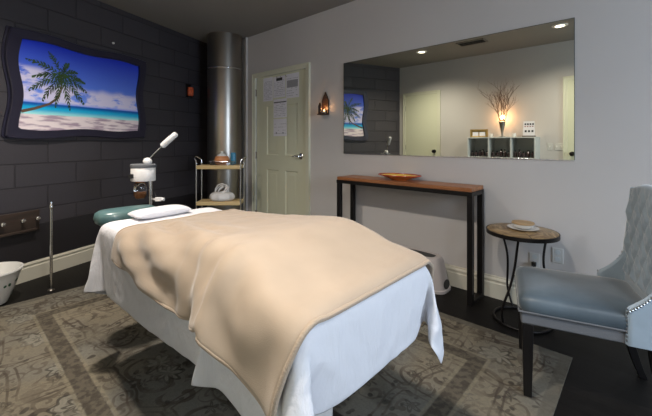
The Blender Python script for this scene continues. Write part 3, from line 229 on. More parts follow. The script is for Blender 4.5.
   1,2,0,1,1,1,1,0,2,2,3,3,4,4,3,-13,0,-2,0,0,-4,1,-1,0,-2,0,4,4,2,-2,2,3,2,1,2,1,1,0,2,2,0,2,0,1,3,3,4,3,4,4,-20,-1,0,-1,0,-2,0,0,0,-3,
   3,2,4,2,0,2,2,2,2,2,1,1,2,0,2,2,0,2,1,3,3,4,4,5,4,-26,-2,-1,-1,-2,0,0,0,0,-1,2,4,3,2,0,3,3,2,2,1,1,2,1,1,2,2,2,1,1,4,4,4,4,4,5,
   -33,-2,-2,0,0,-4,2,0,2,-2,2,4,4,2,0,3,3,2,2,2,2,2,2,2,2,2,1,1,2,3,5,4,4,6,4,-44,1,0,-1,2,-2,-2,2,0,0,2,5,2,3,2,2,4,2,2,2,2,2,2,2,2,
   2,2,2,2,3,5,4,6,4,5,-49,0,1,-1,2,0,-2,-1,1,1,3,4,2,2,3,2,3,3,3,2,2,2,2,2,3,3,2,2,2,3,5,5,5,5,5,-52,0,0,-1,1,0,-2,0,0,2,3,3,4,2,2,
   3,3,3,3,2,2,3,2,3,2,3,3,2,2,4,4,6,5,5,6,-57,0,0,0,-1,-1,1,0,0,1,3,4,4,2,2,4,2,4,2,3,3,2,2,4,2,2,3,3,2,4,4,6,6,5,6,-59,0,-1,-1,0,
   -1,1,0,0,1,4,4,3,2,4,2,4,2,3,3,3,3,2,4,2,3,3,2,2,4,5,6,5,6,6,-62,-2,-1,2,0,0,0,0,1,2,4,3,3,2,4,2,3,3,3,3,3,3,3,3,2,4,2,3,3,4,
   4,6,6,5,6,-63,-2,0,1,1,0,0,0,1,2,3,2,4,3,3,4,2,4,2,3,3,3,3,3,3,2,4,2,3,3,5,6,5,6,6,-60,-1,-1,0,0,0,1,-1,0,2,4,2,4,3,3,4,2,3,3,3,
   3,2,4,2,3,3,3,3,2,4,4,6,6,4,6,-55,-1,0,-2,-3,0,0,2,0,3,4,3,3,2,4,2,3,3,2,4,2,3,3,2,4,2,3,3,2,3,5,4,2,-2,6,-48,-1,1,0,-1,2,3,2,0,2,
   4,2,2,3,3,2,3,3,2,3,3,2,3,3,2,3,3,2,3,2,1,0,0,-1,-1,-48,4,4,6,4,3,3,2,0,3,3,2,2,2,3,2,3,2,2,4,2,2,2,2,3,3,2,2,4,1,-3,-1,-1,0,-3,
   -28,4,5,3,-7,3,3,3,5,4,2,2,1,1,2,2,2,2,3,2,3,2,2,2,2,2,2,3,3,0,-2,-4,-2,0,-4,-18,-12,6,6,6,5,4,3,4,2,0,2,0,2,2,2,2,2,2,2,2,2,2,1,2,
   2,2,2,3,0,-2,-5,-3,-4,-3,-25,6,6,0,4,6,5,9,0,2,1,1,2,2,1,1,2,2,1,3,1,1,2,2,1,1,2,2,4,0,-4,-4,-4,-4,-4,-23,5,4,2,2,8,9,3,6,4,2,0,2,0,2,
   1,1,1,1,2,2,1,1,2,1,1,2,2,3,0,-3,-5,-3,-6,-4,-21,3,2,4,8,8,5,7,6,6,0,0,1,0,1,1,1,1,1,2,0,2,1,1,1,1,2,2,2,0,-4,-4,-4,-5,-5,-22,4,6,8,6,
   8,4,7,5,6,0,0,2,-2,2,1,1,0,2,1,1,0,2,1,1,0,2,0,4,-2,-3,-4,-5,-4,-5,-20,7,6,8,7,5,7,5,6,4,-1,1,0,1,1,0,2,0,0,1,1,0,2,0,2,0,1,1,3,-3,
   -2,-4,-4,-6,-4,-15,7,6,8,6,6,6,6,6,0,2,0,0,1,0,1,0,1,0,1,0,1,1,0,1,1,1,0,3,-2,-2,-4,-6,-4,-6,-10,7,7,6,8,6,5,6,5,0,0,2,0,0,1,1,0,0,0,0,
   0,1,1,0,1,1,0,1,0,1,-2,-5,-5,-6,-4,-7,7,6,6,7,6,6,7,4,0,0,1,1,0,0,0,0,0,1,1,0,0,0,0,1,1,0,0,1,0,-2,-5,-6,-4,-6,-3,7,6,6,6,6,6,8,4,0,
   0,0,1,0,1,0,0,0,0,0,0,0,1,0,1,0,0,0,1,0,-3,-4,-6,-6,-5,-1,6,6,6,6,6,8,6,4,1,0,0,0,1,0,0,0,0,0,0,0,0,0,0,1,1,0,-1,1,0,-3,-5,-6,-6,-5,
   0,5,4,8,7,7,7,6,5,0,-3,-1,-2,0,0,0,0,0,1,-1,0,0,0,0,0,0,0,1,1,6,-8,1,-7,-4,-6],
  [-2326,1,5,6,6,18,26,28,26,28,27,27,28,27,27,28,27,27,28,26,28,27,27,28,26,28,27,27,28,25,21,16,2,6,1,-733,4,4,4,6,16,26,28,28,26,28,27,27,28,27,27,28,27,27,28,27,27,28,26,28,
   27,27,28,27,26,21,16,2,4,3,-735,6,4,4,5,15,28,26,28,28,26,28,28,26,28,28,26,28,27,27,28,27,27,28,27,27,28,27,27,26,22,16,3,3,2,-737,10,6,-3,4,16,30,28,27,27,28,26,28,28,26,
   28,28,26,28,28,26,28,28,26,28,28,26,28,28,26,21,17,5,3,2,-740,12,4,-12,8,20,30,28,28,27,27,28,27,27,27,28,27,28,27,27,28,27,27,28,27,27,28,28,27,27,24,14,4,4,0,-734,6,4,-20,10,
   32,24,28,28,27,27,28,28,28,28,26,27,27,28,28,26,28,28,27,27,28,27,27,28,27,25,11,11,1,1,-730,-2,-2,-18,12,38,22,26,30,27,27,27,27,28,28,26,28,28,27,27,28,27,28,27,28,26,28,28,28,26,
   25,15,6,4,2,-727,-11,-6,-10,16,36,18,25,27,33,25,27,27,28,28,28,27,27,28,28,27,27,28,28,27,27,28,28,26,28,22,18,6,5,2,-726,-17,-12,6,14,33,15,21,34,29,26,28,26,30,26,28,28,28,27,27,
   28,28,27,28,27,28,27,28,28,23,26,18,7,3,3,-727,-19,-13,16,12,28,12,22,36,28,27,27,25,29,30,27,28,27,28,28,27,28,27,28,28,28,27,27,28,26,21,19,9,3,3,-732,-16,-13,24,10,23,9,22,37,29,
   28,28,26,28,28,28,28,28,27,27,28,28,28,28,27,27,28,28,28,24,24,14,12,4,2,-736,-12,-12,26,14,11,11,26,36,28,28,28,29,27,28,26,29,27,28,28,28,27,28,27,28,28,28,27,29,25,19,19,10,5,2,
   -743,-7,-8,26,16,2,12,28,37,28,27,28,29,27,28,28,28,28,27,27,28,28,28,28,28,28,27,27,28,26,22,16,10,6,2,-750,0,-4,24,16,-6,16,28,37,29,28,25,29,29,27,28,28,28,28,28,28,28,28,27,28,
   28,27,28,28,28,16,15,15,5,1,-752,2,4,18,15,-7,14,32,36,28,28,27,27,30,27,29,27,28,28,28,27,28,28,28,28,28,28,28,28,27,15,16,15,5,1,-755,4,12,12,14,-13,21,34,31,29,28,28,28,28,28,
   28,28,28,28,28,28,28,28,28,28,28,28,28,28,26,18,15,13,4,2,-755,4,17,8,12,-12,20,35,31,29,28,29,27,28,28,27,29,28,28,28,28,28,28,28,28,28,28,28,28,23,24,14,10,4,2,-752,2,24,1,9,
   -8,15,41,28,30,28,28,28,28,27,29,28,28,28,28,28,28,28,28,28,28,28,28,28,26,20,13,13,4,2,-751,1,27,-2,3,-1,13,42,27,29,28,28,28,28,28,28,28,28,29,28,28,28,29,27,28,29,28,28,28,27,
   16,15,13,3,4,-750,0,30,-4,-3,7,10,42,26,28,27,29,28,29,28,29,28,28,28,28,28,28,28,28,28,29,28,28,29,26,18,14,12,4,3,-747,0,28,-2,-11,13,13,38,25,28,30,27,28,29,28,28,28,28,28,29,
   29,28,28,28,28,28,28,29,28,27,18,14,10,6,2,-745,1,26,-2,-15,17,14,36,25,27,30,28,28,28,28,29,28,28,29,28,28,29,28,28,29,28,28,28,29,25,20,13,9,7,3,-746,4,24,-2,-16,16,22,32,22,26,
   31,27,28,28,29,29,28,28,28,29,29,28,28,28,29,29,28,28,29,25,20,12,9,7,4,-746,6,19,3,-22,20,22,29,23,26,31,27,28,29,30,27,28,29,29,28,28,29,29,28,28,29,28,29,28,26,20,10,11,7,3,
   -743,8,14,4,-24,20,28,22,24,25,33,26,29,29,29,29,28,28,28,29,29,28,28,29,29,28,29,29,28,26,18,12,10,7,4,-741,12,7,7,-24,15,30,21,24,25,33,27,29,28,30,28,28,29,29,28,29,29,28,28,29,
   29,28,29,29,26,18,10,12,6,6,-745,17,4,4,-14,12,28,18,24,26,32,28,28,29,29,28,29,29,28,30,28,28,30,28,28,30,28,29,29,27,16,13,7,8,5,-738,17,1,0,-6,10,28,12,23,27,31,29,29,29,28,
   29,29,29,29,28,29,29,28,30,28,29,29,28,30,27,17,9,7,10,6,-735,14,-1,0,1,9,24,8,22,32,30,28,30,28,29,29,29,29,28,30,28,29,29,29,29,28,30,28,30,27,17,6,10,10,6,-734,10,0,-2,-2,
   10,24,10,24,32,30,29,29,29,29,29,29,29,29,28,30,28,30,28,30,28,30,28,30,28,17,4,9,11,7,-742,7,2,-3,12,12,19,13,22,29,29,30,28,30,28,30,29,29,29,29,29,29,29,29,29,29,29,29,30,27,
   18,4,9,12,7,-739,4,3,11,6,14,14,10,18,27,31,28,29,29,30,28,30,29,29,29,29,29,29,30,28,30,28,30,30,27,19,3,9,10,12,-726,0,0,4,8,12,9,3,20,32,32,28,30,29,29,30,28,30,29,29,
   30,28,30,28,30,30,28,30,29,29,18,3,9,14,14,-730,-4,-6,-2,14,8,6,5,27,36,32,30,28,30,29,29,30,29,29,30,28,30,29,29,30,28,30,29,30,29,16,11,17,20,12,-764,0,0,-1,-5,16,16,18,24,32,
   31,29,30,28,30,30,28,30,29,29,30,29,29,30,29,29,30,29,29,30,25,19,18,19,17,-815,3,6,10,27,15,16,12,12,28,30,29,29,30,29,29,30,29,29,30,29,29,30,29,29,30,29,29,30,30,16,17,18,19,16,
   -812,16,12,12,4,13,13,12,21,30,33,30,29,29,30,30,29,29,30,29,29,30,29,29,30,29,29,30,30,28,20,8,17,19,15,-793,-20,13,11,12,12,14,18,28,34,34,29,29,30,29,29,30,30,28,30,30,29,29,30,29,
   29,30,30,29,29,21,10,10,11,18,-812,14,16,18,12,7,11,15,31,28,30,30,30,29,29,30,29,29,30,30,29,29,30,29,29,30,30,28,30,29,19,18,10,7,11,-789,15,13,7,8,9,17,26,14,26,30,29,29,30,30,
   29,29,30,30,28,30,30,29,29,30,30,29,29,30,28,22,12,15,8,6,-775,14,12,10,4,9,21,5,23,23,32,29,30,29,29,30,30,29,29,30,30,29,29,30,30,29,29,30,29,29,18,20,8,12,4,-759,15,8,0,-1,
   15,3,19,18,30,30,29,29,30,30,29,29,30,30,29,30,29,30,30,29,29,30,30,28,28,27,12,15,7,3,-746,9,-3,0,0,8,12,14,23,30,29,30,29,29,30,30,30,30,29,29,30,30,30,29,29,30,30,30,28,27,
   29,16,10,4,6,-744,6,0,0,1,7,10,12,23,30,29,30,30,30,30,29,29,30,30,30,30,29,30,29,30,30,30,29,29,30,27,15,10,4,4,-740,6,2,0,0,3,11,10,24,30,30,29,30,29,30,30,30,30,29,30,
   29,30,30,30,30,30,29,30,29,30,27,17,8,4,4,-739,5,4,2,2,2,3,11,24,30,30,30,30,30,29,30,29,30,30,30,30,30,30,30,30,29,30,30,29,30,28,16,10,2,5,-741,4,3,4,3,3,1,10,24,30,
   30,30,30,30,30,30,30,30,30,30,30,29,30,30,30,30,29,30,31,31,26,18,8,4,6,-750,2,4,4,2,6,4,14,22,28,31,30,30,30,30,30,30,30,29,30,30,30,30,30,30,30,30,30,30,30,28,19,9,8,8,
   -768,-1,2,6,6,9,12,13,21,29,29,30,30,30,30,30,30,30,30,30,30,30,30,30,30,30,30,30,30,28,22,27,5,12,10],
  [633,27,27,27,26,22,8,2,2,-2,0,0,0,2,-2,0,0,1,1,1,3,0,-3,-1,2,-2,-2,0,5,-9,-18,-22,-27,-27,-26,-16,27,27,27,27,22,9,1,4,-2,-2,0,0,2,0,-2,0,0,0,2,1,1,-2,0,0,
   0,0,0,4,-8,-18,-22,-27,-27,-27,-18,27,27,27,28,24,7,5,-1,-1,0,-1,-1,0,2,2,-2,0,1,-1,3,1,-1,-3,2,1,-1,-1,5,-8,-18,-22,-28,-26,-28,-20,27,27,28,28,28,3,5,3,-1,0,-4,-4,6,2,
   -2,2,-2,2,-4,0,2,0,-2,0,2,2,-1,2,-5,-19,-21,-28,-27,-27,-22,26,28,29,29,25,11,-5,17,-1,-5,-6,-4,9,0,-5,-2,2,-2,0,0,4,0,-3,-1,0,2,2,0,-6,-15,-23,-28,-28,-26,-26,28,27,31,32,
   15,17,2,18,2,-18,0,-3,15,-4,-12,0,0,3,-1,1,0,-2,1,1,-1,3,-1,-6,-1,-14,-25,-26,-28,-27,-28,28,27,31,33,12,16,14,20,-4,-25,5,8,8,-2,-19,1,0,0,4,-3,1,2,-4,0,5,-1,-2,0,-6,
   -14,-24,-27,-27,-28,-30,28,28,32,29,12,23,16,16,-3,-31,12,13,3,-6,-15,3,-2,-1,3,-2,1,2,-3,0,1,4,2,-6,-7,-16,-22,-28,-26,-28,-33,29,28,30,28,14,25,28,3,-6,-25,11,23,-9,-8,-8,0,0,-3,1,
   2,-3,1,4,-3,1,3,3,-2,-16,-13,-22,-27,-28,-27,-35,29,30,27,28,16,30,30,-6,-10,-15,12,23,-11,-9,-5,-1,-2,-2,0,0,0,0,1,3,-4,2,6,-2,-12,-18,-21,-27,-28,-28,-36,28,30,26,28,18,33,33,-13,-9,
   -4,7,21,-18,-6,1,-3,-1,-5,0,2,-2,0,0,0,2,-1,6,-1,-15,-14,-25,-25,-27,-28,-39,29,28,26,27,26,31,33,-21,-10,10,9,13,-20,-12,10,0,-4,-6,0,0,4,-4,2,0,-2,1,3,2,-12,-20,-21,-27,-27,-27,
   -41,29,27,27,24,32,30,30,-19,-13,19,9,8,-20,-11,7,0,0,-4,-4,0,3,-3,1,5,-4,-1,3,2,-14,-16,-24,-26,-28,-28,-42,28,28,28,24,35,29,24,-12,-12,21,7,4,-16,-12,8,0,-2,-5,-3,0,2,-2,1,1,
   5,-5,-1,1,-6,-22,-24,-24,-28,-28,-44,28,28,27,24,37,28,20,-8,-11,29,2,-4,-8,-11,7,0,-7,-1,-2,1,-1,0,0,0,1,3,0,-1,-8,-24,-24,-23,-28,-28,-46,28,27,27,26,39,30,7,6,-11,24,8,-20,-3,-4,
   8,-1,-6,-3,-2,4,-3,-1,1,2,-1,0,4,-2,-11,-21,-24,-24,-28,-28,-48,27,27,28,26,40,26,9,7,-8,24,6,-24,-4,2,11,-5,-6,0,0,-2,1,-3,4,-2,4,1,-3,1,-15,-16,-24,-26,-28,-28,-52,28,28,28,28,
   37,29,6,7,0,18,7,-28,-1,7,6,-4,-6,-1,2,1,-4,-1,4,1,-3,4,-3,2,-13,-19,-26,-24,-28,-28,-54,28,28,28,30,34,29,5,10,6,13,5,-27,1,10,2,-7,-4,0,3,-3,-1,2,5,-5,-1,0,4,-5,-6,
   -23,-24,-25,-28,-28,-56,28,27,29,32,31,28,7,12,12,6,8,-29,-1,16,-4,-4,-5,-1,3,-2,-1,6,-2,-3,3,-2,0,1,-9,-22,-24,-26,-28,-28,-60,29,27,29,35,30,24,10,11,25,-2,3,-25,-1,15,-5,-5,-3,0,-1,
   1,1,3,1,-4,0,3,1,-2,-9,-22,-24,-27,-27,-28,-63,28,28,29,36,27,26,11,13,28,-2,-5,-16,-7,19,-5,-8,-3,0,1,0,0,5,-3,-2,0,2,4,0,-13,-21,-24,-28,-26,-28,-65,28,27,28,36,30,22,12,17,31,
   -4,-10,-11,-5,16,-4,-10,-2,0,0,0,3,-1,2,-2,0,2,3,1,-15,-19,-26,-26,-28,-28,-68,28,28,28,38,26,22,16,16,34,-6,-13,-7,-2,14,-6,-10,-1,0,1,0,0,4,2,-2,-2,3,-2,2,-11,-22,-26,-26,-28,-28,
   -72,29,29,28,36,30,18,20,16,34,-2,-20,-3,-1,12,-4,-12,0,0,0,2,2,0,0,-2,0,0,4,-1,-10,-23,-25,-27,-27,-28,-75,29,29,28,35,31,18,22,17,32,1,-24,2,-2,10,-5,-10,0,1,0,0,1,3,-2,-1,
   1,0,0,2,-10,-22,-27,-26,-27,-28,-77,29,28,29,35,28,20,24,18,27,3,-24,0,5,3,-2,-8,0,0,1,1,2,-1,1,-2,0,1,1,1,-9,-24,-25,-27,-28,-28,-79,29,28,30,32,29,19,28,20,20,3,-17,-2,4,2,
   -1,-5,0,0,0,0,2,2,-2,0,0,1,1,1,-11,-22,-27,-27,-27,-28,-83,30,28,30,32,28,22,29,24,13,2,-12,-4,4,0,0,-2,-1,2,-1,1,0,1,0,0,0,0,2,1,-11,-23,-28,-27,-26,-28,-84,28,30,28,33,
   31,21,29,25,9,-2,-8,0,2,0,-1,-1,4,-2,2,-1,0,-1,1,1,0,0,0,2,-10,-24,-28,-28,-26,-28,-84,28,27,33,30,28,23,27,22,8,-2,0,2,4,-2,-2,2,-1,1,0,1,-1,0,0,0,0,0,1,1,-10,
   -23,-29,-27,-25,-28,-90,30,30,28,29,27,26,27,22,13,3,2,1,-2,-3,-3,0,1,0,1,1,1,0,-2,0,1,0,1,2,-12,-22,-29,-27,-26,-27,-90,29,29,29,28,26,28,31,28,17,-1,-1,-5,-3,-3,-2,0,1,0,0,
   0,1,0,1,1,1,-2,0,2,-10,-23,-29,-27,-25,-26,-92,28,30,32,28,26,26,34,30,12,-6,-5,-3,0,-2,0,0,2,-1,1,1,0,-1,0,0,0,0,0,0,-6,-26,-26,-24,-22,-26,-98,28,29,27,34,32,24,26,24,6,
   -4,0,0,2,0,0,0,0,2,1,-1,0,-2,0,0,0,-1,-1,1,-9,-14,-24,-22,-23,-24,-105,30,28,33,18,23,25,27,26,12,1,2,1,0,-4,-1,-1,0,0,4,-2,-2,0,-2,0,0,-1,0,1,-8,-24,-24,-24,-22,-24,
   -87,25,26,28,28,25,27,28,22,19,-1,-2,-4,-4,-4,-2,0,0,1,-1,0,0,1,0,-2,-2,-1,0,1,-10,-23,-28,-24,-22,-26,-58,18,25,27,26,27,27,28,19,12,-5,-6,-4,-4,0,-1,-1,0,1,3,-3,1,-2,-2,-1,
   -1,-1,-1,2,-10,-22,-28,-26,-27,-24,-65,26,26,22,24,26,26,28,16,12,-4,-1,-1,0,0,-2,0,-1,-1,2,-1,-1,-1,-1,-1,-1,0,-1,3,-9,-23,-24,-27,-29,-26,-72,26,24,25,26,28,26,17,24,15,-1,0,0,-4,0,
   -2,0,-2,0,2,-2,0,-1,-1,-2,0,2,-2,4,-8,-21,-27,-25,-28,-29,-78,26,24,26,28,27,21,29,19,21,-5,-1,-1,-4,-2,0,0,-2,0,0,0,2,-3,1,-3,1,-1,0,5,-8,-22,-22,-28,-27,-29,-87,25,27,29,28,
   25,30,23,24,11,-4,-1,2,-6,0,0,1,-1,-2,2,-2,0,0,0,0,-1,0,-2,5,-12,-10,-27,-25,-28,-30,-94,28,28,29,29,28,27,26,21,4,-3,5,-4,-1,0,-1,1,-1,-1,-1,0,0,0,0,3,-3,0,-2,6,-12,
   -8,-24,-28,-28,-30,-98,28,30,28,30,28,27,27,20,-2,4,0,-2,0,-1,1,-1,1,-2,-1,-1,1,1,0,0,2,-2,-2,4,-2,-12,-25,-28,-29,-29,-101,28,29,29,29,29,28,28,18,0,-1,3,-2,0,2,0,-2,1,-3,0,
   0,-1,1,0,0,2,-2,2,-4,4,-12,-24,-28,-29,-29,-105,29,29,29,29,29,30,28,17,-1,2,0,1,-1,0,1,-1,0,1,-1,0,-1,0,0,1,0,0,0,-1,3,-12,-25,-28,-29,-29,-108,29,29,29,30,28,30,29,19,6,
   0,-1,0,-1,1,-1,1,1,-1,-1,2,-1,-1,0,0,0,2,0,0,-2,-14,-23,-29,-29,-29,-110,30,28,30,29,29,29,27,20,8,-1,-1,0,0,0,0,0,0,0,0,0,0,0,0,0,0,0,-1,0,0,-13,-22,-28,-29,-29,
   -112,30,30,28,29,28,27,26,21,7,-8,-2,-2,0,0,0,0,0,0,0,0,0,0,0,0,0,0,0,0,9,-19,-13,-29,-27,-27],
 ]),
}

# ------------------------------------------------------------------ materials
MATS = {}
def newmat(name):
    m = bpy.data.materials.new(name); m.use_nodes = True
    nt = m.node_tree; b = nt.nodes['Principled BSDF']
    MATS[name] = m
    return m, nt, b
def mat(name, col, rough=.5, metal=0, bump=None, vary=None, sheen=0, coat=0, emit=None, trans=0, spec=None, aniso=0):
    """bump=(scale,strength,distance) vary=(scale,amount)"""
    if name in MATS: return MATS[name]
    m, nt, b = newmat(name)
    b.inputs['Base Color'].default_value = (*col, 1); b.inputs['Roughness'].default_value = rough; b.inputs['Metallic'].default_value = metal
    if sheen: b.inputs['Sheen Weight'].default_value = sheen; b.inputs['Sheen Roughness'].default_value = .35
    if coat: b.inputs['Coat Weight'].default_value = coat; b.inputs['Coat Roughness'].default_value = .1
    if trans: b.inputs['Transmission Weight'].default_value = trans
    if spec is not None: b.inputs['Specular IOR Level'].default_value = spec
    if emit: b.inputs['Emission Color'].default_value = (*emit[0], 1); b.inputs['Emission Strength'].default_value = emit[1]
    tc = nt.nodes.new('ShaderNodeTexCoord')
    if vary:
        n = nt.nodes.new('ShaderNodeTexNoise'); n.inputs['Scale'].default_value = vary[0]; n.inputs['Detail'].default_value = 5
        nt.links.new(tc.outputs['Object'], n.inputs['Vector'])
        r = nt.nodes.new('ShaderNodeValToRGB')
        a = vary[1]
        r.color_ramp.elements[0].position = .3; r.color_ramp.elements[1].position = .7
        r.color_ramp.elements[0].color = (*[c*(1-a) for c in col], 1); r.color_ramp.elements[1].color = (*[min(1, c*(1+a)) for c in col], 1)
        nt.links.new(n.outputs['Fac'], r.inputs['Fac']); nt.links.new(r.outputs['Color'], b.inputs['Base Color'])
    if bump:
        n = nt.nodes.new('ShaderNodeTexNoise'); n.inputs['Scale'].default_value = bump[0]; n.inputs['Detail'].default_value = 4
        nt.links.new(tc.outputs['Object'], n.inputs['Vector'])
        bn = nt.nodes.new('ShaderNodeBump'); bn.inputs['Strength'].default_value = bump[1]; bn.inputs['Distance'].default_value = bump[2]
        nt.links.new(n.outputs['Fac'], bn.inputs['Height']); nt.links.new(bn.outputs['Normal'], b.inputs['Normal'])
    return m

class NT:
    """small helper to write node maths"""
    def __init__(s, nt): s.nt = nt
    def val(s, v, sock):
        if isinstance(v, (int, float)): sock.default_value = v
        elif isinstance(v, tuple): sock.default_value = v if len(v) == len(sock.default_value) else (*v, 1)
        else: s.nt.links.new(v, sock)
    def m(s, op, a, b=0, c=0, clamp=False):
        n = s.nt.nodes.new('ShaderNodeMath'); n.operation = op; n.use_clamp = clamp
        s.val(a, n.inputs[0]); s.val(b, n.inputs[1]); s.val(c, n.inputs[2]); return n.outputs[0]
    def mr(s, v, a, b, c=0., d=1., smooth=True):
        n = s.nt.nodes.new('ShaderNodeMapRange'); n.clamp = True
        if smooth: n.interpolation_type = 'SMOOTHSTEP'
        s.val(v, n.inputs[0])
        for i, q in zip((1, 2, 3, 4), (a, b, c, d)): n.inputs[i].default_value = q
        return n.outputs[0]
    def mix(s, f, a, b):
        n = s.nt.nodes.new('ShaderNodeMix'); n.data_type = 'RGBA'
        s.val(f, n.inputs[0]); s.val(a, n.inputs[6]); s.val(b, n.inputs[7]); return n.outputs[2]
    def obj(s):
        return s.nt.nodes.new('ShaderNodeTexCoord').outputs['Object']
    def sep(s, v):
        n = s.nt.nodes.new('ShaderNodeSeparateXYZ'); s.nt.links.new(v, n.inputs[0]); return n.outputs
    def comb(s, x, y, z=0.):
        n = s.nt.nodes.new('ShaderNodeCombineXYZ'); s.val(x, n.inputs[0]); s.val(y, n.inputs[1]); s.val(z, n.inputs[2]); return n.outputs[0]
    def noise(s, vec, scale, detail=3, out='Fac', rough=.5, dist=0):
        n = s.nt.nodes.new('ShaderNodeTexNoise'); s.nt.links.new(vec, n.inputs['Vector'])
        n.inputs['Scale'].default_value = scale; n.inputs['Detail'].default_value = detail; n.inputs['Roughness'].default_value = rough
        n.inputs['Distortion'].default_value = dist
        return n.outputs[out]
    def vm(s, op, a, b):
        n = s.nt.nodes.new('ShaderNodeVectorMath'); n.operation = op
        for v, k in ((a, 0), (b, 1)):
            if isinstance(v, tuple): n.inputs[k].default_value = v
            else: s.nt.links.new(v, n.inputs[k])
        return n.outputs[0]
    def vscale(s, a, f):
        n = s.nt.nodes.new('ShaderNodeVectorMath'); n.operation = 'SCALE'; s.nt.links.new(a, n.inputs[0]); n.inputs[3].default_value = f; return n.outputs[0]
    def vor(s, vec, scale, feat='F1', rnd=1.):
        n = s.nt.nodes.new('ShaderNodeTexVoronoi'); n.feature = feat; s.nt.links.new(vec, n.inputs['Vector'])
        n.inputs['Scale'].default_value = scale; n.inputs['Randomness'].default_value = rnd; return n
    def bump(s, h, strength, dist, b):
        n = s.nt.nodes.new('ShaderNodeBump'); n.inputs['Strength'].default_value = strength; n.inputs['Distance'].default_value = dist
        s.nt.links.new(h, n.inputs['Height']); s.nt.links.new(n.outputs[0], b.inputs['Normal'])

def wood_mat(name, c1, c2, rough=.45, scale=1., axis='x', planks=None):
    m, nt, b = newmat(name); k = NT(nt); o = k.obj(); x, y, z = k.sep(o)
    if axis == 'x': v = k.comb(k.m('MULTIPLY', x, 1.2*scale), k.m('MULTIPLY', y, 14*scale), k.m('MULTIPLY', z, 14*scale))
    else: v = k.comb(k.m('MULTIPLY', x, 14*scale), k.m('MULTIPLY', y, 1.2*scale), k.m('MULTIPLY', z, 14*scale))
    f = k.noise(v, 2.2, 6, rough=.62, dist=.6)
    col = k.mix(k.mr(f, .3, .7), c1, c2)
    if planks:
        q = y if axis == 'x' else x
        t = k.m('MULTIPLY', q, 1/planks); idx = k.m('FLOOR', t)
        rnd = k.m('FRACT', k.m('MULTIPLY', k.m('SINE', k.m('MULTIPLY', idx, 12.9898)), 43758.5))
        col = k.mix(k.m('MULTIPLY', rnd, .45), col, (c1[0]*.4, c1[1]*.35, c1[2]*.3))
        fr = k.m('FRACT', t); edge = k.m('MINIMUM', fr, k.m('SUBTRACT', 1., fr))
        col = k.mix(k.mr(edge, 0, .03), (c1[0]*.2, c1[1]*.2, c1[2]*.2), col)
    nt.links.new(col, b.inputs['Base Color']); b.inputs['Roughness'].default_value = rough
    k.bump(f, .15, .002, b)
    if rough > .5: b.inputs['Specular IOR Level'].default_value = .2
    return m

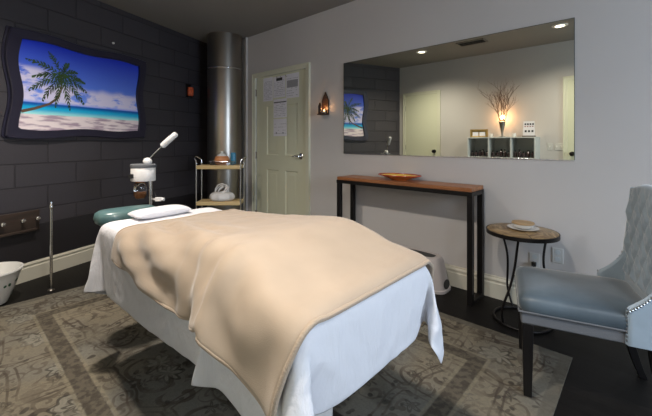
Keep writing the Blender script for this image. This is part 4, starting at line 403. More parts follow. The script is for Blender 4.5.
def rug_mat():
    m, nt, b = newmat('rug wool'); k = NT(nt); o = k.obj(); x, y, z = k.sep(o)
    HXR, HYR = 1.5725, 1.135
    dx = k.m('SUBTRACT', HXR, k.m('ABSOLUTE', x)); dy = k.m('SUBTRACT', HYR, k.m('ABSOLUTE', y)); d = k.m('MINIMUM', dx, dy)
    ax = k.m('ABSOLUTE', x); ay = k.m('ABSOLUTE', y); q = k.comb(ax, ay, 0.)
    w = k.vm('ADD', q, k.vscale(k.vm('SUBTRACT', k.noise(o, 4, 1, 'Color'), (.5, .5, .5)), .09))
    dk = (.030, .026, .022); br = (.050, .037, .028)
    wear = k.mr(k.noise(o, 6, 4), .36, .60, .35, 1.)
    big = k.noise(o, 1.4, 2)
    col = k.mix(k.mr(big, .40, .60), (.175, .150, .108), (.145, .137, .115))
    # large rosettes with scalloped rings
    f1 = k.vor(w, 2.6, 'F1', .35); r1 = f1.outputs['Distance']; v1 = k.vor(w, 2.6, 'DISTANCE_TO_EDGE', .35).outputs['Distance']
    p1 = k.vm('SUBTRACT', w, f1.outputs['Position']); a1 = k.m('ARCTAN2', k.sep(p1)[1], k.sep(p1)[0])
    pet = k.m('ADD', r1, k.m('MULTIPLY', k.m('COSINE', k.m('MULTIPLY', a1, 8.)), .03))
    col = k.mix(k.mr(pet, .22, .25, .6, 0), col, (.215, .205, .17))
    # medium flowers with six petals
    f2 = k.vor(w, 7.5, 'F1', .8); r2 = f2.outputs['Distance']; p2 = k.vm('SUBTRACT', w, f2.outputs['Position']); a2 = k.m('ARCTAN2', k.sep(p2)[1], k.sep(p2)[0])
    pe2 = k.m('SUBTRACT', r2, k.m('MULTIPLY', k.m('COSINE', k.m('MULTIPLY', a2, 5.)), .08))
    fl2 = k.mr(k.m('ABSOLUTE', k.m('SUBTRACT', pe2, .27)), .03, .07, 1, 0); fc2 = k.mr(pe2, .13, .19, 1, 0)
    # small leaves
    w3 = k.vm('ADD', q, k.vscale(k.vm('SUBTRACT', k.noise(o, 12, 1, 'Color'), (.5, .5, .5)), .05))
    f3 = k.vor(w3, 17, 'F1', 1.); lf3 = k.mr(f3.outputs['Distance'], .20, .30, 1, 0)
    rn3 = k.sep(f3.outputs['Color'])[0]
    lf3 = k.m('MULTIPLY', lf3, k.mr(rn3, .15, .25))
    def scroll(scale, turns, wd, rmax, vec):
        f4 = k.vor(vec, scale, 'F1', .9); r4 = f4.outputs['Distance']; p4 = k.vm('SUBTRACT', vec, f4.outputs['Position'])
        a4 = k.m('ARCTAN2', k.sep(p4)[1], k.sep(p4)[0]); sg = k.m('SIGN', k.m('SUBTRACT', k.sep(f4.outputs['Color'])[1], .5))
        ph = k.m('FRACT', k.m('ADD', k.m('ADD', k.m('MULTIPLY', k.m('MULTIPLY', a4, sg), 1/(2*PI)), k.m('MULTIPLY', r4, turns)), k.sep(f4.outputs['Color'])[0]))
        ln = k.mr(k.m('ABSOLUTE', k.m('SUBTRACT', ph, .5)), wd, wd*1.8, 1, 0)
        return k.m('MULTIPLY', ln, k.m('MULTIPLY', k.mr(r4, rmax, rmax*1.15, 1, 0), k.mr(r4, .03, .06)))
    curls = k.m('MAXIMUM', scroll(4.6, 3.2, .09, .55, w), k.m('MULTIPLY', scroll(9., 3., .12, .5, w3), .7))
    vine = k.m('MAXIMUM', k.mr(k.m('ABSOLUTE', k.m('SUBTRACT', v1, .05)), .008, .02, 1, 0), 0.)
    ring = k.m('MAXIMUM', k.mr(k.m('ABSOLUTE', k.m('SUBTRACT', pet, .235)), .012, .026, 1, 0), k.mr(k.m('ABSOLUTE', k.m('SUBTRACT', pet, .10)), .014, .03, 1, 0))
    col = k.mix(k.m('MULTIPLY', k.m('MULTIPLY', lf3, wear), .80), col, dk)
    col = k.mix(k.m('MULTIPLY', k.m('MULTIPLY', curls, wear), .75), col, br)
    col = k.mix(k.m('MULTIPLY', k.m('MULTIPLY', fl2, wear), .62), col, dk)
    col = k.mix(k.m('MULTIPLY', k.m('MULTIPLY', fc2, wear), .70), col, br)
    col = k.mix(k.m('MULTIPLY', k.m('MULTIPLY', vine, wear), .75), col, br)
    col = k.mix(k.m('MULTIPLY', k.m('MULTIPLY', ring, wear), .80), col, dk)
    # border: brown guard stripe, pale outer band, pale outer band
    st = k.m('MULTIPLY', k.mr(d, .335, .345), k.mr(d, .415, .425, 1, 0))
    stc = k.mix(k.mr(k.noise(o, 30, 3), .4, .6), (.055, .046, .035), (.10, .085, .063))
    col = k.mix(st, col, stc)
    ln = k.m('MAXIMUM', k.mr(k.m('ABSOLUTE', k.m('SUBTRACT', d, .33)), .004, .012, 1, 0), k.mr(k.m('ABSOLUTE', k.m('SUBTRACT', d, .43)), .004, .012, 1, 0))
    col = k.mix(k.m('MULTIPLY', ln, .5), col, (.20, .175, .12))
    ob = k.mr(d, .05, .06, 1, 0)
    col = k.mix(k.m('MULTIPLY', ob, .8), col, (.11, .10, .08))
    fuzz = k.noise(o, 90, 3)
    col = k.mix(k.mr(fuzz, .35, .65, .0, .25), col, (.08, .07, .055))
    nt.links.new(col, b.inputs['Base Color']); b.inputs['Roughness'].default_value = .95; b.inputs['Specular IOR Level'].default_value = .15
    k.bump(k.noise(o, 160, 3), .5, .004, b)
    return m

def cotton_mat():
    m, nt, b = newmat('white cotton'); k = NT(nt); o = k.obj(); x, y, z = k.sep(o)
    b.inputs['Base Color'].default_value = (.68, .68, .71, 1); b.inputs['Roughness'].default_value = .85
    a = k.noise(k.comb(k.m('MULTIPLY', x, 1.4), k.m('MULTIPLY', y, 1.4), k.m('MULTIPLY', z, .55)), 7, 4, rough=.55, dist=1.2)
    c = k.noise(k.vm('ADD', o, (3., 1., 0.)), 16, 3, dist=2.)
    h = k.m('ADD', a, k.m('MULTIPLY', c, .12))
    k.bump(h, .45, .022, b)
    return m

def block_mat():
    m, nt, b = newmat('painted block'); k = NT(nt); o = k.obj(); x, y, z = k.sep(o)
    v = k.comb(k.m('ADD', x, .110), k.m('SUBTRACT', z, .008), 0.)
    n = nt.nodes.new('ShaderNodeTexBrick'); nt.links.new(v, n.inputs['Vector'])
    n.offset = .5; n.inputs['Scale'].default_value = 1; n.inputs['Brick Width'].default_value = .505; n.inputs['Row Height'].default_value = .2
    n.inputs['Mortar Size'].default_value = .007; n.inputs['Mortar Smooth'].default_value = .35; n.inputs['Bias'].default_value = 0
    n.inputs['Color1'].default_value = (.040, .036, .042, 1); n.inputs['Color2'].default_value = (.050, .045, .051, 1); n.inputs['Mortar'].default_value = (.033, .029, .034, 1)
    nt.links.new(n.outputs['Color'], b.inputs['Base Color']); b.inputs['Roughness'].default_value = .55
    h = k.m('ADD', k.m('MULTIPLY', n.outputs['Fac'], -1.), k.m('MULTIPLY', k.noise(o, 60, 4), .12))
    k.bump(h, 1., .009, b)
    return m

def beach_mat():
    # printed beach view; object coordinates: x 0..1 across, z 0..1 up, scaled by the panel's size
    m, nt, b = newmat('beach print'); k = NT(nt); o = k.obj(); x, y, z = k.sep(o)
    s = k.m('ADD', k.m('MULTIPLY', x, 1/1.22), .5); t = k.m('MULTIPLY', z, 1/.80)
    sky = k.mix(k.mr(t, .30, .95, smooth=False), (.16, .32, .95), (.008, .035, .60))
    cv = k.comb(k.m('MULTIPLY', s, 1.6), k.m('MULTIPLY', t, 2.6), 0.)
    cn = k.noise(cv, 3.4, 6, rough=.6)
    top = k.m('ADD', .40, k.m('MULTIPLY', k.noise(k.comb(s, 0., 0.), 4.5, 2), .16))
    low = k.m('MULTIPLY', k.mr(t, .28, .33), k.mr(k.m('SUBTRACT', top, t), -.07, .03))
    cl = k.m('MULTIPLY', low, k.mr(cn, .36, .50))
    lc = k.m('MULTIPLY', k.mr(k.m('ABSOLUTE', k.m('SUBTRACT', t, .58)), .05, .13, 1, 0), k.mr(s, .12, .28, 1, 0))
    cl = k.m('MAXIMUM', cl, k.m('MULTIPLY', lc, k.mr(cn, .38, .52)))
    sky = k.mix(k.m('MULTIPLY', cl, .85), sky, (.85, .78, .95))
    sea = k.mix(k.mr(t, .16, .23), (.38, .88, .88), (.0, .46, .80)); sea = k.mix(k.mr(t, .23, .28), sea, (.0, .10, .45))
    sh = k.m('ADD', .145, k.m('MULTIPLY', k.noise(k.comb(s, 0., 0.), 3, 2), .03))
    sn = k.noise(k.comb(k.m('MULTIPLY', s, 2.2), k.m('MULTIPLY', t, 9.), 0.), 2.6, 4)
    sand = k.mix(k.mr(sn, .45, .6), (.92, .80, .80), (.46, .34, .42))
    col = k.mix(k.mr(t, .285, .295), sea, sky)
    col = k.mix(k.mr(k.m('SUBTRACT', t, sh), -.006, .012), sand, col)
    nt.links.new(col, b.inputs['Base Color']); b.inputs['Roughness'].default_value = .35
    b.inputs['Coat Weight'].default_value = .3
    return m

def paint(name, col, rough=.75): return mat(name, col, rough, bump=(180, .12, .002), vary=(1.3, .03))

M = dict(
 wall=paint('grey wall paint', (.55, .525, .505)), ceil=paint('ceiling paint', (.25, .235, .215)), trim=mat('cream trim paint', (.60, .57, .47), .4),
 door=mat('pale green door paint', (.66, .665, .50), .42, bump=(90, .1, .001)), doorframe=mat('door frame paint', (.66, .66, .52), .42),
 floor=wood_mat('near black floorboards', (.006, .005, .0048), (.010, .009, .008), .55, 1, 'x', .12),
 block=block_mat(), lower=mat('smooth black wall panel', (.020, .018, .021), .45, bump=(40, .15, .003)),
 chrome=mat('chrome', (.75, .75, .76), .18, 1), brushed=mat('brushed steel', (.36, .33, .29), .30, 1, bump=(30, .05, .002)),
 blackmetal=mat('black metal', (.018, .016, .016), .4, .6), black=mat('black plastic', (.012, .012, .012), .4),
 white=mat('white plastic', (.78, .76, .74), .35), whitec=mat('white ceramic', (.80, .79, .76), .2, coat=.4),
 sheet=cotton_mat(),
 fleece=mat('beige fleece', (.395, .31, .23), .95, bump=(420, .35, .002), vary=(7, .05), sheen=.3),
 hem=mat('beige blanket hem', (.385, .30, .22), .9, bump=(200, .6, .004), sheen=.3),
 teal=mat('teal vinyl', (.075, .15, .15), .35, coat=.2), rug=rug_mat(),
 consolewood=wood_mat('reddish plank wood', (.34, .125, .045), (.52, .22, .09), .4, 1, 'x', .085),
 shelfwood=wood_mat('pale bamboo', (.62, .44, .20), (.72, .54, .28), .4),
 darkwood=wood_mat('dark stained wood', (.035, .018, .010), (.08, .04, .02), .5),
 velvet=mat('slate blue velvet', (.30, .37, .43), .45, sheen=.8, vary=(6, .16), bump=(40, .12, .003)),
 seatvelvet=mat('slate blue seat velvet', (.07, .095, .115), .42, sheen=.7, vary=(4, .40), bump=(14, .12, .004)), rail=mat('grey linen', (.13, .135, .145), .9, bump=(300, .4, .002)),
 legblack=mat('black lacquered wood', (.006, .005, .005), .35), nail=mat('nailhead steel', (.35, .35, .36), .35, 1),
 mirror=mat('mirror glass', (.68, .69, .60), 0.0, 1), mirroredge=mat('mirror edge', (.10, .12, .11), .2, .5),
 frame=mat('midnight frame lacquer', (.017, .015, .032), .35), paper=mat('white paper', (.78, .77, .82), .8), ink=mat('black ink', (.03, .03, .035), .8),
 greyink=mat('grey ink', (.33, .33, .35), .8), greyplastic=mat('grey plastic', (.50, .45, .43), .5, bump=(60, .1, .002)), tread=mat('dark rubber tread', (.05, .048, .045), .7),
 glass=mat('clear glass', (.95, .97, .97), .03, trans=1), copper=mat('copper', (.50, .22, .10), .3, .9), amber=mat('orange glass', (.75, .16, .05), .2, coat=.6),
 orange=mat('orange glaze', (.68, .22, .05), .15, coat=.6), yellow=mat('yellow glaze', (.85, .50, .06), .15, coat=.6), red=mat('red glaze', (.45, .05, .02), .15, coat=.6),
 redglass=mat('red amber mosaic glass', (.55, .10, .04), .2, vary=(40, .5)), orangeclay=mat('orange clay', (.62, .25, .10), .4), bluelid=mat('blue glaze', (.05, .25, .42), .3),
 lamp=mat('downlight lens', (1, .95, .85), .5, emit=((1, .90, .74), 9)), flame=mat('candle flame', (1, .6, .2), .5, emit=((1, .55, .2), 30)),
 vaselamp=mat('glowing vase mouth', (1, .6, .3), .5, emit=((1, .50, .22), 14)), twig=mat('bare twig bark', (.10, .055, .03), .8),
 shelfwhite=mat('white laminate', (.55, .58, .58), .45), gold=mat('gold picture frame', (.55, .38, .14), .35, .6), vent=mat('vent grille', (.20, .18, .15), .5),
 frond=mat('printed palm leaf green', (.022, .055, .010), .5, vary=(14, .6)), bark=mat('printed palm trunk', (.12, .07, .045), .6),
 leafprint=mat('printed green leaf', (.03, .11, .05), .3), cover=mat('ivory cover plate', (.58, .57, .54), .4), wick=mat('wax', (.85, .75, .6), .5),
 redcap=mat('dark red lid', (.25, .03, .03), .4), beigewood=wood_mat('turned pale wood', (.42, .27, .13), (.55, .38, .20), .5), sash=mat('white window frame', (.7, .7, .7), .4),
 board=wood_mat('worn brown board', (.022, .015, .012), (.05, .032, .023), .5), jar=mat('dark jar glass', (.035, .02, .022), .25),
)

# ------------------------------------------------------------------ mesh builder
class MB:
    def __init__(s): s.v = []; s.f = []; s.mi = []; s.cur = 0
    def add(s, v, f, M4=None):
        b = len(s.v)
        for p in v:
            p = Vector(p)
            if M4 is not None: p = M4 @ p
            s.v.append(p)
        for q in f: s.f.append(tuple(b+i for i in q)); s.mi.append(s.cur)
        return s
    def box(s, x0, x1, y0, y1, z0, z1, M4=None):
        v = [(x, y, z) for x in (x0, x1) for y in (y0, y1) for z in (z0, z1)]
        return s.add(v, [(0, 1, 3, 2), (4, 6, 7, 5), (0, 4, 5, 1), (2, 3, 7, 6), (0, 2, 6, 4), (1, 5, 7, 3)], M4)
    def lathe(s, prof, N=40, c=(0, 0, 0), M4=None, cap=True, sq=(1, 1), a0=0.):
        v = []; f = []
        for r, z in prof:
            for i in range(N):
                a = a0+2*PI*i/N; v.append((c[0]+r*math.cos(a)*sq[0], c[1]+r*math.sin(a)*sq[1], c[2]+z))
        n = len(prof)
        for k in range(n-1):
            for i in range(N):
                j = (i+1) % N; f.append((k*N+i, k*N+j, (k+1)*N+j, (k+1)*N+i))
        if cap: f.append(tuple(range(N-1, -1, -1))); f.append(tuple((n-1)*N+i for i in range(N)))
        return s.add(v, f, M4)
    def tube(s, pts, r, N=12, closed=False, M4=None, cap=True):
        pts = [Vector(p) for p in pts]; n = len(pts); v = []; f = []
        rs = r if isinstance(r, (list, tuple)) else [r]*n
        up = None
        for i, p in enumerate(pts):
            if closed: t = (pts[(i+1) % n]-pts[i-1]).normalized()
            else: t = (pts[min(i+1, n-1)]-pts[max(i-1, 0)]).normalized()
            if up is None:
                up = Vector((0, 0, 1)) if abs(t.z) < .9 else Vector((1, 0, 0))
            a = (up - t*up.dot(t)).normalized(); up = a; bb = t.cross(a)
            for k in range(N):
                q = 2*PI*k/N; v.append(p+(a*math.cos(q)+bb*math.sin(q))*rs[i])
        for i in range(n if closed else n-1):
            i2 = (i+1) % n
            for k in range(N):
                j = (k+1) % N; f.append((i*N+k, i*N+j, i2*N+j, i2*N+k))
        if not closed and cap: f.append(tuple(range(N-1, -1, -1))); f.append(tuple((n-1)*N+k for k in range(N)))
        return s.add(v, f, M4)
    def prism(s, poly, y0, y1, M4=None):
        """poly in x,z, swept along y"""
        n = len(poly); v = [(x, y0, z) for x, z in poly]+[(x, y1, z) for x, z in poly]
        f = [(i, (i+1) % n, n+(i+1) % n, n+i) for i in range(n)]+[tuple(range(n-1, -1, -1)), tuple(range(n, 2*n))]
        return s.add(v, f, M4)
    def sweep_x(s, poly, x0, x1, M4=None):
        """poly in y,z swept along x"""
        n = len(poly); v = [(x0, y, z) for y, z in poly]+[(x1, y, z) for y, z in poly]
        f = [(i, n+i, n+(i+1) % n, (i+1) % n) for i in range(n)]+[tuple(range(n)), tuple(range(2*n-1, n-1, -1))]
        return s.add(v, f, M4)
    def ball(s, c, r, seg=16, sc=(1, 1, 1), M4=None):
        prof = []; K = seg//2
        for i in range(K+1):
            a = -PI/2+PI*i/K; prof.append((max(1e-5, r*math.cos(a)), r*math.sin(a)*sc[2]))
        return s.lathe(prof, seg, c, M4, sq=(sc[0], sc[1]))
    def build(s, name, m, parent=None, bevel=0, seg=3, smooth=True, sub=0, loc=None, rotz=0, angle=40):
        me = bpy.data.meshes.new(name); me.from_pydata([tuple(p) for p in s.v], [], s.f)
        bm = bmesh.new(); bm.from_mesh(me); bmesh.ops.remove_doubles(bm, verts=bm.verts, dist=1e-6); bmesh.ops.recalc_face_normals(bm, faces=bm.faces); bm.to_mesh(me); bm.free()
        o = bpy.data.objects.new(name, me); C.objects.link(o)
        me.materials.append(m)
        if loc is not None: o.location = loc
        o.rotation_euler = (0, 0, rotz)
        if parent: o.parent = parent
        if bevel:
            b = o.modifiers.new('bevel', 'BEVEL'); b.width = bevel; b.segments = seg; b.limit_method = 'ANGLE'; b.angle_limit = math.radians(35)
        if sub:
            b = o.modifiers.new('sub', 'SUBSURF'); b.levels = sub; b.render_levels = sub
        if smooth:
            for p in me.polygons: p.use_smooth = True
            try: me.set_sharp_from_angle(angle=math.radians(angle))
            except Exception: pass
        return o

def loftbox(sec, p=4.0, seg=48, M4=None):
    v = []; f = []
    for hx_, hy_, z in sec:
        for i in range(seg):
            a = 2*PI*i/seg; c_, s_ = math.cos(a), math.sin(a); k_ = (abs(c_)**p+abs(s_)**p)**(-1/p); v.append((hx_*c_*k_, hy_*s_*k_, z))
    n_ = len(sec)
    for k in range(n_-1):
        for i in range(seg): j = (i+1) % seg; f.append((k*seg+i, k*seg+j, (k+1)*seg+j, (k+1)*seg+i))
    f.append(tuple(range(seg-1, -1, -1))); f.append(tuple((n_-1)*seg+i for i in range(seg)))
    b = MB(); b.add(v, f, M4); return b
def tag(o, label, cat, group=None, kind=None):
    o['label'] = label; o['category'] = cat
    if group: o['group'] = group
    if kind: o['kind'] = kind
    return o
def thing(name, label, cat, loc=(0, 0, 0), rotz=0, group=None):
    o = bpy.data.objects.new(name, None); o.empty_display_size = .05; C.objects.link(o); o.location = loc; o.rotation_euler = (0, 0, rotz)
    return tag(o, label, cat, group)
def struct(o): o['kind'] = 'structure'; return o
def copy_tree(o, parent=None):
    c = o.copy(); C.objects.link(c)
    if parent: c.parent = parent
    for ch in list(o.children): copy_tree(ch, c)
    return c
def rot(ax, deg): return Matrix.Rotation(math.radians(deg), 4, ax)
def tr(*p): return Matrix.Translation(Vector(p))

# ------------------------------------------------------------------ room
H = 2.668; XE = 2.3; YN = -3.25
LU = Vector((math.cos(math.radians(-68)), math.sin(math.radians(-68)), 0)); LN = Vector((-LU.y, LU.x, 0))
L0 = Vector((-4.91, 0, 0)); LR = math.radians(112)
def LW(u, off=0, z=0): return L0+LU*u+LN*off+Vector((0, 0, z))
LEN = 3.25/abs(LU.y)
CORN = LW(LEN)

poly = [(-4.95, .12), (XE+.12, .12), (XE+.12, YN-.12), (CORN.x-.1, YN-.12)]
def slab(name, z0, z1, m):
    n = 4; v = [(x, y, z0) for x, y in poly]+[(x, y, z1) for x, y in poly]
    f = [(0, 1, 2, 3), (7, 6, 5, 4)]+[(i, (i+1) % 4, 4+(i+1) % 4, 4+i) for i in range(4)]
    b = MB(); b.add(v, f); return struct(b.build(name, m, smooth=False))
slab('floor', -.1, 0, M['floor']); slab('ceiling', H, H+.1, M['ceil'])
DX0, DX1, DZ = -3.93, -2.925, 2.075          # door opening in the right wall
b = MB(); b.box(-4.96, DX0, 0, .12, 0, H).box(DX1, XE+.12, 0, .12, 0, H).box(DX0, DX1, 0, .12, DZ, H)
struct(b.build('wall_right', M['wall'], smooth=False))
b = MB(); b.box(-.02, LEN+.05, -.12, 0, 0, H)
struct(b.build('wall_left', M['block'], smooth=False, loc=L0, rotz=math.radians(-68)))
b = MB(); b.box(0, LEN, 0, .012, .16, .475)
struct(b.build('trim_1', M['lower'], smooth=False, loc=L0, rotz=math.radians(-68), bevel=.003))
b = MB(); b.box(CORN.x-.1, XE+.12, YN-.12, YN, 0, H); struct(b.build('wall_behind', M['wall'], smooth=False))
WY0, WY1, WZ0, WZ1 = -2.35, -.85, .85, 2.15    # window in the east wall, outside the picture
b = MB(); b.box(XE, XE+.12, YN, WY0, 0, H).box(XE, XE+.12, WY1, 0, 0, H).box(XE, XE+.12, WY0, WY1, 0, WZ0).box(XE, XE+.12, WY0, WY1, WZ1, H)
struct(b.build('wall_window_side', M['wall'], smooth=False))
b = MB()
for y0, y1, z0, z1 in ((WY0, WY1, WZ0, WZ0+.05), (WY0, WY1, WZ1-.05, WZ1), (WY0, WY0+.05, WZ0, WZ1), (WY1-.05, WY1, WZ0, WZ1), (-1.62, -1.58, WZ0, WZ1)): b.box(XE+.03, XE+.08, y0, y1, z0, z1)
struct(b.build('window_1', M['sash'], bevel=.004))

BB = [(0, 0), (-.018, 0), (-.018, .112), (-.013, .118), (-.013, .130), (-.018, .136), (-.016, .146), (-.008, .156), (-.007, .165), (0, .168)]
def baseboard(name, x0, x1, loc=(0, 0, 0), rz=0):
    b = MB(); b.sweep_x(BB, x0, x1); return struct(b.build(name, M['trim'], loc=loc, rotz=rz, angle=25))
baseboard('baseboard_right', DX1+.07, XE)
b_ = baseboard('baseboard_left', -LEN+.01, -.1, L0, LR)
baseboard('baseboard_behind', -XE+.0, .75, (0, YN, 0), PI)
baseboard('baseboard_window_side', 0, 3.25, (XE, 0, 0), -PI/2)

# doors ------------------------------------------------------------
def casing(name, x0, x1, z1, loc=(0, 0, 0), rz=0, w=.06):
    b = MB()
    b.box(x0-w, x0+.006, -.02, 0, 0, z1+w).box(x1-.006, x1+w, -.02, 0, 0, z1+w).box(x0-w, x1+w, -.0205, 0, z1-.006, z1+w)
    b.box(x0-w, x0-w+.018, -.027, 0, 0, z1+w).box(x1+w-.018, x1+w, -.027, 0, 0, z1+w).box(x0-w, x1+w, -.0275, 0, z1+w-.018, z1+w)
    return struct(b.build(name, M['doorframe'], bevel=.003, loc=loc, rotz=rz))
casing('trim_2', DX0, DX1, DZ, w=.055)
def door_slab(x0, x1, z1, panels):
    """front face at y=0 with raised and fielded panels"""
    xs = sorted(set([x0, x1]+[p[0] for p in panels]+[p[1] for p in panels])); zs = sorted(set([.008, z1]+[p[2] for p in panels]+[p[3] for p in panels]))
    b = MB()
    for i in range(len(xs)-1):
        for j in range(len(zs)-1):
            cx, cz = (xs[i]+xs[i+1])/2, (zs[j]+zs[j+1])/2
            if any(p[0] < cx < p[1] and p[2] < cz < p[3] for p in panels): continue
            b.add([(xs[i], 0, zs[j]), (xs[i+1], 0, zs[j]), (xs[i+1], 0, zs[j+1]), (xs[i], 0, zs[j+1])], [(0, 1, 2, 3)])
    for p in panels:
        rings = []
        for ins, dep in ((0, 0), (.012, .010), (.03, .010), (.055, .002), (.06, .002)):
            rings.append([(p[0]+ins, dep, p[2]+ins), (p[1]-ins, dep, p[2]+ins), (p[1]-ins, dep, p[3]-ins), (p[0]+ins, dep, p[3]-ins)])
        v = [q for r in rings for q in r]; f = []
        for k in range(len(rings)-1):
            for i in range(4): j = (i+1) % 4; f.append((k*4+i, k*4+j, k*4+4+j, k*4+4+i))
        k = (len(rings)-1)*4; f.append((k, k+1, k+2, k+3)); b.add(v, f)
    b.add([(x0, 0, .008), (x1, 0, .008), (x1, .035, .008), (x0, .035, .008), (x0, 0, z1), (x1, 0, z1), (x1, .035, z1), (x0, .035, z1)],
          [(0, 3, 2, 1), (4, 5, 6, 7), (0, 4, 7, 3), (1, 2, 6, 5), (2, 3, 7, 6)])
    return b
x0, x1 = DX0+.008, DX1-.008
pans = [(a, c, z0, z1) for a, c in ((-3.70, -3.46), (-3.33, -3.10)) for z0, z1 in ((1.03, 1.67), (.23, .84))]+[(-3.70, -3.46, 1.76, 1.95), (-3.33, -3.10, 1.76, 1.95)]
d = struct(door_slab(x0, x1, DZ-.006, pans).build('door_1', M['door'], angle=25, loc=(0, .012, 0)))
def lever(parent, x, z, dirx, y=0):
    b = MB(); b.lathe([(.036, 0), (.036, .006), (.028, .012), (.010, .014), (.010, .045)], 24, M4=tr(x, y, z) @ rot('X', 90)).build('handle_rose', M['chrome'], parent)
    b = MB(); b.tube([(x, y-.045, z), (x+dirx*.02, y-.05, z), (x+dirx*.06, y-.048, z+.002), (x+dirx*.105, y-.045, z-.008)], [.011, .011, .009, .007]); b.build('door_handle', M['chrome'], parent)
lever(d, -3.04, 1.03, -1)
for z in (1.87, 1.02, .22):
    b = MB(); b.box(DX0-.004, DX0+.018, -.018, .0, z-.045, z+.045).tube([(DX0+.004, -.02, z-.05), (DX0+.004, -.02, z+.05)], .006); b.build('hinge', M['brushed'], d)
for x in (-3.47, -3.40, -3.30):
    b = MB(); b.tube([(x, 0, 2.02), (x, -.02, 2.02), (x, -.024, 2.035)], .004).build('hook', M['brushed'], d)

# closet door and a second door on the wall behind the camera (seen in the mirror)
def plain_door(name, cname, xc, w, z1, knob_side):
    casing(cname, -w/2, w/2, z1, (xc, YN, 0), PI, w=.05)
    b = MB(); b.box(-w/2+.006, w/2-.006, -.012, 0, .01, z1-.006)
    d = struct(b.build(name, M['door'], bevel=.002, loc=(xc, YN, 0), rotz=PI))
    x = knob_side*(w/2-.06)
    MB().lathe([(.032, 0), (.032, .008), (.012, .014), (.012, .035), (.026, .045), (.030, .058), (.024, .070), (.004, .074)], 24, M4=tr(x, -.012, 1.03) @ rot('X', 90)).build('door_knob', M['blackmetal'], d)
    for z in (1.85, 1.1, .25):
        MB().box(-knob_side*(w/2)-.012, -knob_side*(w/2)+.012, -.018, -.01, z-.045, z+.045).build('hinge', M['brushed'], d)
plain_door('door_2', 'trim_3', -3.13, .66, 2.10, -1)
plain_door('door_3', 'trim_4', -.43, .80, 2.10, 1)

# pipe in the corner and the steel column ---------------------------
MB().box(-4.135, -4.11, -.03, 0, 0, H).build('conduit', M['wall'], bevel=.006); tag(bpy.data.objects['conduit'], 'slim grey painted conduit running up the wall beside the steel column', 'pipe')
col = thing('steel_column', 'big round brushed steel column in the far corner', 'column', (-4.315, -.24, 0))
MB().lathe([(.234, 0), (.234, 2.195)], 96).build('lower_sleeve', M['brushed'], col)
MB().lathe([(.234, 2.200), (.234, H-.002)], 96).build('upper_sleeve', M['brushed'], col)
MB().tube([(.236*math.cos(a*PI/48), .236*math.sin(a*PI/48), 2.198) for a in range(96)], .009, 12, closed=True).build('seam_band', M['chrome'], col)
MB().lathe([(.233, .0), (.245, .0), (.245, .05), (.233, .06)], 64).build('floor_ring', M['brushed'], col)

# ------------------------------------------------------------------ ceiling lights and vent
def spot(name, loc, energy, color, size=math.radians(SPOT), blend=1.0, radius=.08):
    l = bpy.data.lights.new(name, 'SPOT'); l.energy = energy; l.color = color; l.spot_size = size; l.spot_blend = blend; l.shadow_soft_size = radius
    o = bpy.data.objects.new(name, l); C.objects.link(o); o.location = loc; return o
def downlight(x, y, label, energy, color):
    t = thing('ceiling_light', label, 'ceiling light', (x, y, H), 0, 'recessed ceiling lights')
    MB().lathe([(.052, -.001), (.055, -.010), (.082, -.008), (.088, -.001), (.088, 0), (.052, 0)], 40, cap=False).build('trim_ring', M['white'], t)
    MB().lathe([(.0005, -.0035), (.052, -.0035), (.052, -.001), (.0005, -.001)], 32).build('lens', M['lamp'], t)
    spot('downlight_lamp', (x, y, H-.02), energy, color)
WARM = (1, .86, .70); NEUT = (1, .915, .82); COOL = (.80, .89, 1)
downlight(-2.68, -2.38, 'round recessed ceiling light reflected at the left in the mirror', LIGHTS[0], NEUT)
downlight(-.79, -2.38, 'round recessed ceiling light reflected at the upper right corner of the mirror', LIGHTS[1], NEUT)
downlight(1.12, -2.38, 'round recessed ceiling light over the side of the room behind the tufted chair', LIGHTS[2], COOL)
t = thing('ceiling_vent', 'dark louvred air vent in the ceiling, seen in the mirror', 'vent', (-1.88, -2.38, H), 0)
b = MB(); b.box(-.2, .2, -.11, -.09, -.012, 0).box(-.2, .2, .09, .11, -.012, 0).box(-.2, -.18, -.11, .11, -.012, 0).box(.18, .2, -.11, .11, -.012, 0); b.build('frame', M['vent'], t, bevel=.002)
b = MB()
for k in range(9): b.box(-.18, .18, -.085+k*.02, -.075+k*.02, -.010, -.001, tr(0, 0, 0))
b.build('louvres', M['blackmetal'], t)

# ------------------------------------------------------------------ mirror
t = thing('wall_mirror', 'wide frameless mirror hung on the grey wall above the console table', 'mirror', (-1.355, 0, 1.08))
MB().box(-1.004, 1.004, -.010, -.004, 0, .955).build('mirror_glass', M['mirror'], t, smooth=False)
b = MB(); b.box(-1.006, 1.006, -.004, 0, -.002, .957).box(-1.007, -1.004, -.010, 0, -.002, .957).box(1.004, 1.007, -.010, 0, -.002, .957).box(-1.007, 1.007, -.010, 0, .955, .958).build('backing', M['mirroredge'], t, smooth=False)
MB().box(-1.007, 1.007, -.012, 0, -.006, 0).build('bottom_channel', M['chrome'], t, bevel=.001)

